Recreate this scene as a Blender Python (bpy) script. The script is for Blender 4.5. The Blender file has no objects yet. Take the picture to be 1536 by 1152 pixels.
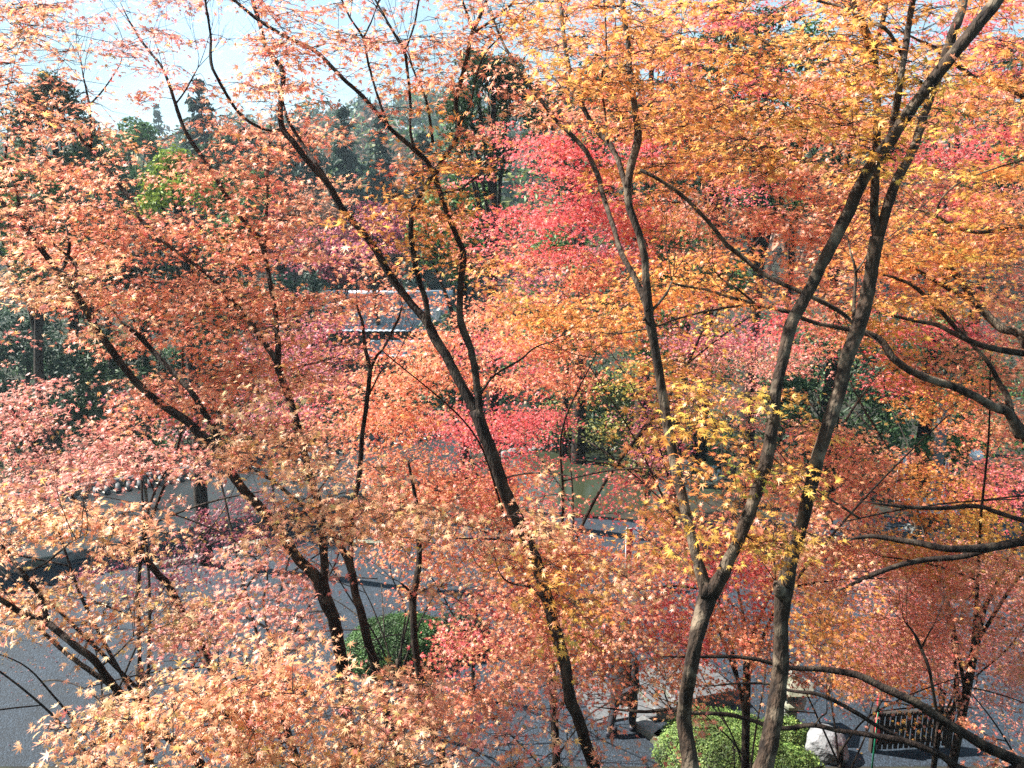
import bpy, bmesh, math, random
import numpy as np
from mathutils import Vector, Matrix

random.seed(7)
rng = np.random.default_rng(11)
SC = bpy.context.scene
COL = SC.collection

# ------------------------------------------------------------------ camera
EYE = np.array([0.0, 0.0, 8.3])
PITCH = math.radians(12.0)
F = 1160.0                                  # focal length in photo pixels (1536 wide)
cam_d = bpy.data.cameras.new("camera")
cam_d.sensor_width = 36.0
cam_d.lens = F / 1536.0 * 36.0
cam_d.clip_start = 0.05
cam_d.clip_end = 5000.0
cam = bpy.data.objects.new("camera", cam_d)
cam.location = EYE
cam.rotation_euler = (math.radians(90) - PITCH, 0, 0)
COL.objects.link(cam)
SC.camera = cam

# ------------------------------------------------------------------ light
SUN_EL = math.radians(46.0)
SUN_AZ = math.radians(-76.0)                # to the left of the view
world = bpy.data.worlds.new("World")
SC.world = world
world.use_nodes = True
wn = world.node_tree.nodes
wl = world.node_tree.links
wn.clear()
w_out = wn.new("ShaderNodeOutputWorld")
w_bg = wn.new("ShaderNodeBackground")
w_bg.inputs["Strength"].default_value = 0.08
w_sky = wn.new("ShaderNodeTexSky")
w_sky.sky_type = 'NISHITA'
w_sky.sun_disc = False
w_sky.sun_elevation = SUN_EL
w_sky.sun_rotation = SUN_AZ
w_sky.air_density = 1.0
w_sky.dust_density = 0.4
w_sky.ozone_density = 1.0
# thin high cloud over the sky
w_tc = wn.new("ShaderNodeTexCoord")
w_map = wn.new("ShaderNodeMapping")
w_map.inputs["Scale"].default_value = (1.2, 2.6, 5.0)
w_map.inputs["Rotation"].default_value = (0.2, 0.35, 0.5)
w_noise = wn.new("ShaderNodeTexNoise")
w_noise.inputs["Scale"].default_value = 2.2
w_noise.inputs["Detail"].default_value = 7.0
w_noise.inputs["Roughness"].default_value = 0.55
w_ramp = wn.new("ShaderNodeValToRGB")
w_ramp.color_ramp.elements[0].position = 0.10
w_ramp.color_ramp.elements[0].color = (0, 0, 0, 1)
w_ramp.color_ramp.elements[1].position = 0.62
w_ramp.color_ramp.elements[1].color = (1.0, 1.0, 1.0, 1)
w_mix = wn.new("ShaderNodeMix")
w_mix.data_type = 'RGBA'
w_mix.inputs["B"].default_value = (1.55, 2.5, 2.95, 1)
wl.new(w_tc.outputs["Generated"], w_map.inputs["Vector"])
wl.new(w_map.outputs["Vector"], w_noise.inputs["Vector"])
wl.new(w_noise.outputs["Fac"], w_ramp.inputs["Fac"])
wl.new(w_ramp.outputs["Color"], w_mix.inputs["Factor"])
wl.new(w_sky.outputs["Color"], w_mix.inputs["A"])
wl.new(w_mix.outputs["Result"], w_bg.inputs["Color"])
wl.new(w_bg.outputs["Background"], w_out.inputs["Surface"])

sun_d = bpy.data.lights.new("sun", 'SUN')
sun_d.energy = 5.0
sun_d.angle = math.radians(0.53)
sun_d.color = (1.0, 0.95, 0.87)
sun = bpy.data.objects.new("sun", sun_d)
SUN_DIR = Vector((math.sin(SUN_AZ) * math.cos(SUN_EL), math.cos(SUN_AZ) * math.cos(SUN_EL), math.sin(SUN_EL)))
sun.rotation_euler = (-SUN_DIR).to_track_quat('-Z', 'Y').to_euler()
sun.location = (-30, 10, 40)
COL.objects.link(sun)

SC.view_settings.view_transform = 'Standard'
SC.view_settings.look = 'None'
SC.view_settings.gamma = 1.0
SC.view_settings.exposure = 1.9
SC.render.engine = 'CYCLES'
SC.cycles.max_bounces = 7
SC.cycles.diffuse_bounces = 4
SC.cycles.transmission_bounces = 4
SC.cycles.glossy_bounces = 2
SC.cycles.volume_bounces = 0
SC.cycles.use_denoising = False
SC.cycles.sample_clamp_indirect = 6.0

# ------------------------------------------------------------------ projection helpers
FW = np.array([0.0, math.cos(PITCH), -math.sin(PITCH)])
UP = np.array([0.0, math.sin(PITCH), math.cos(PITCH)])
RT = np.array([1.0, 0.0, 0.0])


def P(px, py, d):
    return EYE + d * (FW + (px - 768.0) / F * RT - (py - 576.0) / F * UP)


def G(px, py, z=0.0):
    r = FW + (px - 768.0) / F * RT - (py - 576.0) / F * UP
    t = (z - EYE[2]) / r[2]
    return EYE + t * r


def srgb(r, g, b):
    def f(c):
        c = c / 255.0
        return c / 12.92 if c <= 0.04045 else ((c + 0.055) / 1.055) ** 2.4
    return np.array([f(r), f(g), f(b)])


def ground_h(x, y):
    x = np.asarray(x, float)
    y = np.asarray(y, float)
    bank = 0.75 * (9.3 - y)
    bank = np.where(bank > -1.0, np.where(bank < 1.0, 0.25 * (bank + 1.0) ** 2, bank), 0.0)
    bank = np.minimum(bank, 6.5)
    s = np.maximum(y - 46.0, 0.0)
    hill = 30.0 * (1 - np.exp(-(s / 125.0) ** 2))
    hill *= 1.0 + 0.22 * np.sin(x * 0.017 + 1.3) + 0.12 * np.sin(x * 0.041 + y * 0.01)
    bump = 0.06 * np.sin(x * 0.9 + y * 0.6) * np.clip((6.0 - y) / 4.0, 0, 1)
    return bank + hill + bump


# ------------------------------------------------------------------ mesh helpers
def mesh_np(name, verts, tris=None, quads=None, mats=(), smooth=False, color=None, mat_idx=None):
    me = bpy.data.meshes.new(name)
    verts = np.asarray(verts, np.float32)
    me.vertices.add(len(verts))
    me.vertices.foreach_set("co", verts.ravel())
    nt = 0 if tris is None else len(tris)
    nq = 0 if quads is None else len(quads)
    loops = []
    starts = []
    if nt:
        loops.append(np.asarray(tris, np.int32).ravel())
        starts.append(np.arange(0, nt * 3, 3, dtype=np.int32))
    if nq:
        loops.append(np.asarray(quads, np.int32).ravel())
        starts.append(nt * 3 + np.arange(0, nq * 4, 4, dtype=np.int32))
    loops = np.concatenate(loops)
    starts = np.concatenate(starts)
    me.loops.add(len(loops))
    me.loops.foreach_set("vertex_index", loops)
    me.polygons.add(len(starts))
    me.polygons.foreach_set("loop_start", starts)
    if smooth:
        me.polygons.foreach_set("use_smooth", np.ones(len(starts), dtype=bool))
    if mat_idx is not None:
        me.polygons.foreach_set("material_index", np.asarray(mat_idx, np.int32))
    if color is not None:
        a = me.attributes.new("leaf_color", 'FLOAT_COLOR', 'POINT')
        c = np.ones((len(verts), 4), np.float32)
        c[:, :3] = color
        a.data.foreach_set("color", c.ravel())
    for m in mats:
        me.materials.append(m)
    me.update(calc_edges=True)
    return me


def link(name, me, parent=None, loc=None):
    o = bpy.data.objects.new(name, me)
    COL.objects.link(o)
    if parent is not None:
        o.parent = parent
        o.matrix_parent_inverse = Matrix.Translation(-Vector(parent.location)) if parent.rotation_euler.z == 0 else parent.matrix_basis.inverted()
    if loc is not None:
        o.location = loc
    return o


def tag(o, label, cat, group=None):
    o["label"] = label
    o["category"] = cat
    if group:
        o["group"] = group
    return o


def thing(name, label, cat, loc, group=None):
    o = bpy.data.objects.new(name, None)
    o.empty_display_size = 0.1
    o.location = Vector([float(v) for v in loc])
    COL.objects.link(o)
    tag(o, label, cat, group)
    return o


def struct(name, me, kind="structure"):
    o = link(name, me)
    o["kind"] = kind
    return o


class Tubes:
    """swept tapering tubes gathered into one mesh"""
    def __init__(self):
        self.v = []
        self.q = []
        self.t = []
        self.n = 0

    def add(self, pts, rad, sides=8, knob=0.0):
        pts = np.asarray(pts, float)
        rad = np.asarray(rad, float)
        n = len(pts)
        if n < 2:
            return
        tan = np.gradient(pts, axis=0)
        tan /= np.linalg.norm(tan, axis=1, keepdims=True) + 1e-9
        ref = np.array([0.31, 0.9, 0.17]) if abs(tan[0] @ np.array([0.31, 0.9, 0.17])) < 0.9 else np.array([1.0, 0, 0])
        nn = np.cross(tan[0], ref)
        nn /= np.linalg.norm(nn)
        ang = np.linspace(0, 2 * math.pi, sides, endpoint=False)
        ca, sa = np.cos(ang), np.sin(ang)
        rings = []
        for i in range(n):
            nn = nn - tan[i] * (nn @ tan[i])
            nn /= np.linalg.norm(nn) + 1e-9
            bb = np.cross(tan[i], nn)
            r = rad[i]
            if knob:
                r = r * (1 + knob * rng.normal(size=sides))[:, None]
            rings.append(pts[i] + r * (ca[:, None] * nn + sa[:, None] * bb))
        base = self.n
        self.v.append(np.concatenate(rings))
        i = np.arange(n - 1)[:, None] * sides
        j = np.arange(sides)[None, :]
        k = (np.arange(sides)[None, :] + 1) % sides
        q = np.stack([i + j, i + k, i + sides + k, i + sides + j], -1).reshape(-1, 4) + base
        self.q.append(q)
        # end caps as fans
        for end, off in ((0, 0), (1, (n - 1) * sides)):
            f = [[base + off, base + off + a, base + off + a + 1] for a in range(1, sides - 1)]
            if end == 0:
                f = [[a, c, b] for a, b, c in f]
            self.t.append(np.array(f))
        self.n += n * sides

    def mesh(self, name, mat, smooth=True):
        return mesh_np(name, np.concatenate(self.v), np.concatenate(self.t), np.concatenate(self.q), [mat], smooth)


def spline(ctrl, step):
    """Catmull-Rom through control rows (any number of columns)."""
    c = np.asarray(ctrl, float)
    if len(c) < 2:
        return c
    ext = np.vstack([2 * c[0] - c[1], c, 2 * c[-1] - c[-2]])
    out = []
    for i in range(1, len(ext) - 2):
        p0, p1, p2, p3 = ext[i - 1], ext[i], ext[i + 1], ext[i + 2]
        L = np.linalg.norm((p2 - p1)[:3])
        n = max(1, int(math.ceil(L / step)))
        for k in range(n):
            t = k / n
            out.append(0.5 * ((2 * p1) + (-p0 + p2) * t + (2 * p0 - 5 * p1 + 4 * p2 - p3) * t * t + (-p0 + 3 * p1 - 3 * p2 + p3) * t ** 3))
    out.append(ext[-2])
    return np.array(out)


def box_bm(bm, c, s, rz=0.0, bevel=0.0):
    r = bmesh.ops.create_cube(bm, size=1.0)
    vs = r["verts"]
    bmesh.ops.scale(bm, vec=s, verts=vs)
    if bevel:
        es = list({e for v in vs for e in v.link_edges})
        g = bmesh.ops.bevel(bm, geom=es, offset=bevel, segments=2, affect='EDGES', profile=0.6)
        vs = list({v for f in g["faces"] for v in f.verts} | {v for v in vs if v.is_valid})
    if rz:
        bmesh.ops.rotate(bm, cent=(0, 0, 0), matrix=Matrix.Rotation(rz, 3, 'Z'), verts=vs)
    bmesh.ops.translate(bm, vec=c, verts=vs)
    return vs


def bm_mesh(name, bm, mat, smooth=False):
    me = bpy.data.meshes.new(name)
    bm.to_mesh(me)
    bm.free()
    me.materials.append(mat)
    if smooth:
        for p in me.polygons:
            p.use_smooth = True
    return me


def lathe_bm(bm, prof, c=(0, 0, 0), n=16):
    rings = []
    for r, z in prof:
        rings.append([bm.verts.new((c[0] + r * math.cos(2 * math.pi * k / n), c[1] + r * math.sin(2 * math.pi * k / n), c[2] + z)) for k in range(n)])
    for a, b in zip(rings, rings[1:]):
        for k in range(n):
            bm.faces.new((a[k], a[(k + 1) % n], b[(k + 1) % n], b[k]))
    bm.faces.new(rings[0][::-1])
    bm.faces.new(rings[-1])


# ------------------------------------------------------------------ materials
def new_mat(name):
    m = bpy.data.materials.new(name)
    m.use_nodes = True
    return m, m.node_tree.nodes, m.node_tree.links, m.node_tree.nodes["Principled BSDF"]


def noise_mat(name, c1, c2, scale=8.0, rough=0.85, bump=0.3, bscale=None, detail=6.0, c3=None, s3=2.0, lo=0.35, hi=0.65, spec=0.3, stretch=None, bdist=0.02):
    m, n, l, b = new_mat(name)
    tc = n.new("ShaderNodeTexCoord")
    src = tc.outputs["Object"]
    if stretch:
        mp = n.new("ShaderNodeMapping")
        mp.inputs["Scale"].default_value = stretch
        l.new(src, mp.inputs["Vector"])
        src = mp.outputs["Vector"]
    t = n.new("ShaderNodeTexNoise")
    t.inputs["Scale"].default_value = scale
    t.inputs["Detail"].default_value = detail
    l.new(src, t.inputs["Vector"])
    r = n.new("ShaderNodeValToRGB")
    r.color_ramp.elements[0].position = lo
    r.color_ramp.elements[0].color = (*c1, 1)
    r.color_ramp.elements[1].position = hi
    r.color_ramp.elements[1].color = (*c2, 1)
    l.new(t.outputs["Fac"], r.inputs["Fac"])
    colour = r.outputs["Color"]
    if c3 is not None:
        t3 = n.new("ShaderNodeTexNoise")
        t3.inputs["Scale"].default_value = s3
        t3.inputs["Detail"].default_value = 5.0
        l.new(tc.outputs["Object"], t3.inputs["Vector"])
        r3 = n.new("ShaderNodeValToRGB")
        r3.color_ramp.elements[0].position = 0.5
        r3.color_ramp.elements[1].position = 0.66
        l.new(t3.outputs["Fac"], r3.inputs["Fac"])
        mx = n.new("ShaderNodeMix")
        mx.data_type = 'RGBA'
        l.new(r3.outputs["Color"], mx.inputs["Factor"])
        l.new(colour, mx.inputs["A"])
        mx.inputs["B"].default_value = (*c3, 1)
        colour = mx.outputs["Result"]
    l.new(colour, b.inputs["Base Color"])
    b.inputs["Roughness"].default_value = rough
    b.inputs["Specular IOR Level"].default_value = spec
    if bump:
        tb = n.new("ShaderNodeTexNoise")
        tb.inputs["Scale"].default_value = bscale or scale * 2.5
        tb.inputs["Detail"].default_value = 5.0
        l.new(src, tb.inputs["Vector"])
        bp = n.new("ShaderNodeBump")
        bp.inputs["Strength"].default_value = bump
        bp.inputs["Distance"].default_value = bdist
        l.new(tb.outputs["Fac"], bp.inputs["Height"])
        l.new(bp.outputs["Normal"], b.inputs["Normal"])
    return m


def leaf_mat(name, transl=0.5, gloss=0.07, rough=0.4):
    m, n, l, b = new_mat(name)
    n.remove(b)
    out = n["Material Output"]
    at = n.new("ShaderNodeAttribute")
    at.attribute_name = "leaf_color"
    d = n.new("ShaderNodeBsdfDiffuse")
    t = n.new("ShaderNodeBsdfTranslucent")
    g = n.new("ShaderNodeBsdfGlossy")
    g.inputs["Roughness"].default_value = rough
    g.inputs["Color"].default_value = (1, 1, 1, 1)
    l.new(at.outputs["Color"], d.inputs["Color"])
    l.new(at.outputs["Color"], t.inputs["Color"])
    m1 = n.new("ShaderNodeMixShader")
    m1.inputs[0].default_value = transl
    l.new(d.outputs[0], m1.inputs[1])
    l.new(t.outputs[0], m1.inputs[2])
    m2 = n.new("ShaderNodeMixShader")
    m2.inputs[0].default_value = gloss
    l.new(m1.outputs[0], m2.inputs[1])
    l.new(g.outputs[0], m2.inputs[2])
    l.new(m2.outputs[0], out.inputs["Surface"])
    return m


LEAF = leaf_mat("maple_leaf", 0.62, 0.025, 0.45)
EVERGREEN = leaf_mat("evergreen_leaf", 0.25, 0.018, 0.5)
BARK = noise_mat("maple_bark", (0.007, 0.0045, 0.004), (0.030, 0.018, 0.013), 26, 0.9, 1.0, 70, c3=(0.06, 0.045, 0.032), s3=9.0, stretch=(1, 1, 0.25), detail=9)
BARK_PALE = noise_mat("pale_maple_bark", (0.011, 0.007, 0.005), (0.060, 0.038, 0.025), 24, 0.9, 1.0, 60, c3=(0.17, 0.13, 0.09), s3=8.0, stretch=(1, 1, 0.3), detail=9)  # lichen patches lightened further to paint in sunlit edges on the trunks
TWIG = noise_mat("twig_bark", (0.02, 0.012, 0.01), (0.05, 0.03, 0.024), 20, 0.85, 0)
TWIG_PALE = noise_mat("pale_twig_bark", (0.16, 0.12, 0.10), (0.30, 0.24, 0.2), 20, 0.85, 0)
MOSS_BARK = noise_mat("mossy_bark", (0.04, 0.035, 0.02), (0.09, 0.08, 0.04), 12, 0.95, 0.6, 30)
STONE = noise_mat("grey_stone", (0.11, 0.112, 0.11), (0.24, 0.245, 0.24), 5, 0.85, 0.5, 16, c3=(0.12, 0.13, 0.10), s3=2.6)
BOULDER = noise_mat("pale_boulder_stone", (0.14, 0.145, 0.15), (0.27, 0.28, 0.29), 4, 0.8, 0.9, 9, c3=(0.14, 0.14, 0.12), s3=3.2, bdist=0.06)
GRANITE = noise_mat("pale_granite", (0.075, 0.078, 0.082), (0.115, 0.118, 0.122), 22, 0.7, 0.15, 60)
MOSSY = noise_mat("mossy_stone", (0.10, 0.11, 0.07), (0.26, 0.25, 0.2), 5, 0.9, 0.6, 20, c3=(0.30, 0.29, 0.25), s3=3)
PLASTER = noise_mat("cream_plaster", (0.62, 0.56, 0.50), (0.72, 0.66, 0.59), 1.8, 0.9, 0.1, 40, c3=(0.44, 0.39, 0.345), s3=0.7)
TILE = noise_mat("grey_roof_tile", (0.30, 0.34, 0.39), (0.43, 0.475, 0.53), 3.0, 0.35, 0.2, 30, spec=0.5)  # bluish and lightened: reflected sky is put into the tile colour
TILE_DARK = noise_mat("dark_coping_tile", (0.05, 0.052, 0.055), (0.11, 0.113, 0.118), 4, 0.6, 0.2, 30)
WOOD_DARK = noise_mat("dark_wood", (0.018, 0.014, 0.012), (0.05, 0.04, 0.033), 9, 0.8, 0.3, 30, stretch=(1, 1, 0.2))
WOOD = noise_mat("brown_wood", (0.09, 0.06, 0.04), (0.17, 0.12, 0.08), 9, 0.8, 0.3, 30, stretch=(1, 1, 0.2))


def plain(name, c, rough=0.6, spec=0.4):
    return noise_mat(name, tuple(np.array(c) * 0.9), tuple(np.minimum(np.array(c) * 1.1, 0.95)), 14, rough, 0.05, 60, spec=spec)


GREEN_PAINT = plain("green_pole_paint", (0.02, 0.22, 0.12), 0.35)
RED_CLOTH = plain("red_banner_cloth", (0.62, 0.03, 0.05), 0.8)
WHITE_CLOTH = plain("white_banner_cloth", (0.75, 0.72, 0.72), 0.8)
WHITE_PAINT = plain("white_lamp_glass", (0.8, 0.82, 0.84), 0.3)
BLACK_CLOTH = plain("black_jacket_cloth", (0.018, 0.018, 0.022), 0.85)
NAVY_CLOTH = plain("dark_trouser_cloth", (0.022, 0.023, 0.03), 0.9)
SHOE = plain("black_shoe_leather", (0.02, 0.02, 0.03), 0.5)
SKIN = plain("skin", (0.48, 0.29, 0.2), 0.55)
HAIR = plain("black_hair", (0.015, 0.012, 0.01), 0.45)

# ground: soil, moss and leaf litter
SOIL = noise_mat("soil_and_moss", (0.014, 0.013, 0.009), (0.032, 0.028, 0.018), 3.0, 0.95, 0.6, 25, c3=(0.016, 0.028, 0.010), s3=0.8)
FARGROUND = SOIL


def gravel_mat():
    m, n, l, b = new_mat("blue_grey_gravel")
    tc = n.new("ShaderNodeTexCoord")
    v = n.new("ShaderNodeTexVoronoi")
    v.inputs["Scale"].default_value = 42.0
    l.new(tc.outputs["Object"], v.inputs["Vector"])
    bw = n.new("ShaderNodeSeparateColor")
    l.new(v.outputs["Color"], bw.inputs["Color"])
    r = n.new("ShaderNodeValToRGB")
    e = r.color_ramp.elements
    e[0].position = 0.0
    e[0].color = (0.0045, 0.009, 0.0155, 1)
    e[1].position = 1.0
    e[1].color = (0.025, 0.041, 0.062, 1)
    x = e.new(0.6)
    x.color = (0.0085, 0.017, 0.029, 1)
    l.new(bw.outputs[0], r.inputs["Fac"])
    t = n.new("ShaderNodeTexNoise")
    t.inputs["Scale"].default_value = 0.7
    t.inputs["Detail"].default_value = 6
    l.new(tc.outputs["Object"], t.inputs["Vector"])
    r2 = n.new("ShaderNodeValToRGB")
    r2.color_ramp.elements[0].position = 0.3
    r2.color_ramp.elements[0].color = (0.72, 0.72, 0.72, 1)
    r2.color_ramp.elements[1].position = 0.7
    r2.color_ramp.elements[1].color = (1.15, 1.15, 1.15, 1)
    l.new(t.outputs["Fac"], r2.inputs["Fac"])
    mx = n.new("ShaderNodeMix")
    mx.data_type = 'RGBA'
    mx.blend_type = 'MULTIPLY'
    mx.inputs["Factor"].default_value = 1.0
    l.new(r.outputs["Color"], mx.inputs["A"])
    l.new(r2.outputs["Color"], mx.inputs["B"])
    l.new(mx.outputs["Result"], b.inputs["Base Color"])
    b.inputs["Roughness"].default_value = 0.85
    bp = n.new("ShaderNodeBump")
    bp.inputs["Strength"].default_value = 0.9
    bp.inputs["Distance"].default_value = 0.012
    bp.invert = True
    l.new(v.outputs["Distance"], bp.inputs["Height"])
    l.new(bp.outputs["Normal"], b.inputs["Normal"])
    return m


GRAVEL = gravel_mat()


def water_mat():
    m, n, l, b = new_mat("pond_water")
    b.inputs["Base Color"].default_value = (0.030, 0.036, 0.020, 1)
    b.inputs["Roughness"].default_value = 0.12
    b.inputs["Specular IOR Level"].default_value = 0.5
    tc = n.new("ShaderNodeTexCoord")
    t = n.new("ShaderNodeTexNoise")
    t.inputs["Scale"].default_value = 2.5
    l.new(tc.outputs["Object"], t.inputs["Vector"])
    bp = n.new("ShaderNodeBump")
    bp.inputs["Strength"].default_value = 0.08
    l.new(t.outputs["Fac"], bp.inputs["Height"])
    l.new(bp.outputs["Normal"], b.inputs["Normal"])
    return m


WATER = water_mat()

# ------------------------------------------------------------------ the ground
def axis(lim_lo, lim_hi, fine_lo, fine_hi, step):
    a = list(np.arange(fine_lo, fine_hi + 1e-6, step))
    s, x = step, fine_hi
    while x < lim_hi:
        s *= 1.25
        x += s
        a.append(x)
    s, x = step, fine_lo
    while x > lim_lo:
        s *= 1.25
        x -= s
        a.insert(0, x)
    return np.array(a)


gx = axis(-1500, 1500, -30, 30, 1.0)
gy = axis(-60, 2500, -3, 60, 0.5)
XX, YY = np.meshgrid(gx, gy, indexing='xy')
ZZ = ground_h(XX, YY)
nx, ny = len(gx), len(gy)
vi = np.arange(nx * ny).reshape(ny, nx)
gq = np.stack([vi[:-1, :-1], vi[:-1, 1:], vi[1:, 1:], vi[1:, :-1]], -1).reshape(-1, 4)
struct("ground", mesh_np("ground", np.stack([XX, YY, ZZ], -1).reshape(-1, 3), None, gq, [SOIL], True))


def sheet(name, poly, z, mat):
    bm = bmesh.new()
    bm.faces.new([bm.verts.new((p[0], p[1], z)) for p in poly])
    return struct(name, bm_mesh(name, bm, mat))


sheet("gravel_court", [(-18, 10.5), (18, 10.5), (18, 20.0), (10, 21.0), (4.5, 20.4)] + [G(x, y)[:2] for x, y in ((700, 770), (520, 751), (300, 797), (60, 847), (-260, 914))], 0.004, GRAVEL)
pond_poly = []
pc = (3.0, 24.3)
for k in range(28):
    a = 2 * math.pi * k / 28
    rr = 1 + 0.13 * math.sin(3 * a + 1) + 0.07 * math.sin(5 * a)
    pond_poly.append((pc[0] + 3.6 * rr * math.cos(a), pc[1] + 3.2 * rr * math.sin(a)))
sheet("pond_water", pond_poly, 0.012, WATER)

# ------------------------------------------------------------------ leaves
def leaf_template(kind):
    if kind == 0:
        lob = [(-122, .46), (-82, .76), (-40, .94), (0, 1.0), (40, .94), (82, .76), (122, .46)]
        pts = [(0.0, 0.0)]
        outline = [(-0.08, 0.0)]
        for i, (a, r) in enumerate(lob):
            a = math.radians(a)
            outline.append((r * math.cos(a), r * math.sin(a)))
            if i < 6:
                b = math.radians((lob[i][0] + lob[i + 1][0]) / 2)
                rr = 0.30 if 0 < i < 5 else 0.24
                outline.append((rr * math.cos(b), rr * math.sin(b)))
        pts += outline
        n = len(outline)
        tris = [(0, 1 + i, 1 + (i + 1) % n) for i in range(n)]
        pts = np.array(pts)
    elif kind == 1:
        pts, tris = [], []
        for a, r in [(-95, .66), (-46, .92), (0, 1.0), (46, .92), (95, .66)]:
            a = math.radians(a)
            c, s = math.cos(a), math.sin(a)
            for x, y in ((-0.05, -0.2), (r, 0), (-0.05, 0.2)):
                pts.append((x * c - y * s, x * s + y * c))
            k = len(pts)
            tris.append((k - 3, k - 2, k - 1))
        pts = np.array(pts)
    elif kind == 2:
        pts, tris = [], []
        for a, r in [(-68, .85), (0, 1.0), (68, .85)]:
            a = math.radians(a)
            c, s = math.cos(a), math.sin(a)
            for x, y in ((-0.12, -0.26), (r, 0), (-0.12, 0.26)):
                pts.append((x * c - y * s, x * s + y * c))
            k = len(pts)
            tris.append((k - 3, k - 2, k - 1))
        pts = np.array(pts)
    else:                                    # plain elliptic leaf
        pts = np.array([(-0.9, 0.0), (-0.1, -0.42), (0.95, 0.0), (-0.1, 0.42)])
        tris = [(0, 1, 2), (0, 2, 3)]
    r = np.hypot(pts[:, 0], pts[:, 1])
    z = -0.22 * r ** 2
    if kind == 3:
        z = np.array([0, 0.1, -0.15, 0.1])
    return np.column_stack([pts, z]), np.array(tris), r


TEMPL = {k: leaf_template(k) for k in (0, 1, 2, 3)}


def unit(v):
    return v / (np.linalg.norm(v, axis=-1, keepdims=True) + 1e-9)


class Leaves:
    def __init__(self):
        self.parts = {0: [], 1: [], 2: [], 3: []}

    def add(self, kind, pos, nrm, size, col, tip=None, aim=None):
        self.parts[kind].append((pos, unit(nrm), size, col, tip, aim))

    def count(self):
        return sum(len(p[0]) for k in self.parts for p in self.parts[k])

    def mesh(self, name, mat, tubes=None, tube_mat=None):
        V, T, C = [], [], []
        n0 = 0
        for kind, lst in self.parts.items():
            if not lst:
                continue
            tp, tt, tr = TEMPL[kind]
            for pos, nrm, size, col, tip, aim in lst:
                n = len(pos)
                a = rng.normal(size=(n, 3)) if aim is None else aim + 0.5 * rng.normal(size=(n, 3))
                u = unit(a - nrm * np.sum(a * nrm, 1, keepdims=True))
                w = np.cross(nrm, u)
                curl = rng.normal(1.0, 0.9, (n, 1)) * tp[None, :, 2] + rng.normal(0, .25, (n, 1)) * np.abs(tp[None, :, 1]) + rng.normal(0, .07, (n, len(tp))) * (tr[None, :] > .4)
                asp = rng.uniform(.82, 1.15, (n, 1))
                v = (pos[:, None, :] + size[:, None, None] * (tp[None, :, 0, None] * u[:, None, :] + (tp[None, :, 1] * asp)[:, :, None] * w[:, None, :] + curl[:, :, None] * nrm[:, None, :]))
                V.append(v.reshape(-1, 3))
                T.append((tt[None] + (np.arange(n) * len(tp))[:, None, None] + n0).reshape(-1, 3))
                c = np.repeat(col[:, None, :], len(tp), 1)
                if tip is not None:
                    f = np.clip(tr, 0, 1)[None, :, None] ** 1.5
                    c = c * (1 - f) + tip[:, None, :] * f
                C.append(c.reshape(-1, 3))
                n0 += n * len(tp)
        if tubes is not None and tubes.n:
            tv, tt_, tq = np.concatenate(tubes.v), np.concatenate(tubes.t), np.concatenate(tubes.q)
            nl = sum(len(x) for x in T)
            idx = np.r_[np.zeros(nl, np.int32), np.ones(len(tt_) + len(tq), np.int32)]
            return mesh_np(name, np.concatenate(V + [tv]), np.concatenate(T + [tt_ + n0]), tq + n0, [mat, tube_mat], False, np.concatenate(C + [np.zeros((len(tv), 3))]), idx)
        return mesh_np(name, np.concatenate(V), np.concatenate(T), None, [mat], False, np.concatenate(C))


PAL = {
    'o': [srgb(246, 174, 98), srgb(246, 190, 104), srgb(242, 146, 98)],
    'y': [srgb(240, 196, 96), srgb(242, 176, 92), srgb(220, 192, 98)],
    's': [srgb(250, 172, 138), srgb(252, 194, 144), srgb(246, 146, 126)],
    'p': [srgb(242, 174, 158), srgb(244, 190, 162), srgb(232, 142, 138)],
    'r': [srgb(240, 122, 128), srgb(246, 160, 146), srgb(230, 92, 108)],
    'm': [srgb(208, 122, 136), srgb(220, 142, 146), srgb(180, 96, 114)],
    'd': [srgb(150, 76, 90), srgb(172, 96, 104), srgb(114, 54, 68)],
    'k': [srgb(250, 192, 148), srgb(252, 210, 150), srgb(246, 168, 142)],
    'q': [srgb(186, 178, 88), srgb(208, 190, 90), srgb(146, 156, 76)],
}


def pick_cols(key, n):
    base = np.array(PAL[key])
    w = rng.dirichlet([1.6, 1.0, 0.8], size=n)
    c = w @ base
    odd = rng.random(n)
    for k2, lo, hi in (('y', 0, .06), ('r', .06, .11), ('q', .11, .14)):
        m = (odd >= lo) & (odd < hi)
        c[m] = c[m] * .35 + .65 * PAL[k2][0]
    c *= rng.uniform(0.70, 1.2, size=(n, 1))
    mean = c.mean(1, keepdims=True)
    c = mean + 1.03 * (c - mean)
    return np.clip(c, 0.005, 0.9)


def grow(tb, p, d, L, r, lev, spread=.55, up=.12):
    d = unit(d)
    n = 4
    pts = [p]
    for k in range(n):
        d = unit(d + rng.normal(0, .12, 3) + np.array([0, 0, up * .3]))
        pts.append(pts[-1] + d * L / n)
    tb.add(np.array(pts), np.linspace(r, r * .55, n + 1), 5 if lev > 1 else 3)
    if lev > 0:
        for k in range(3 if lev > 1 else 4):
            i = int(rng.integers(2, n + 1))
            grow(tb, pts[i], d + rng.normal(0, spread, 3), L * rng.uniform(.5, .8), r * .55, lev - 1, spread, up)


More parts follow.
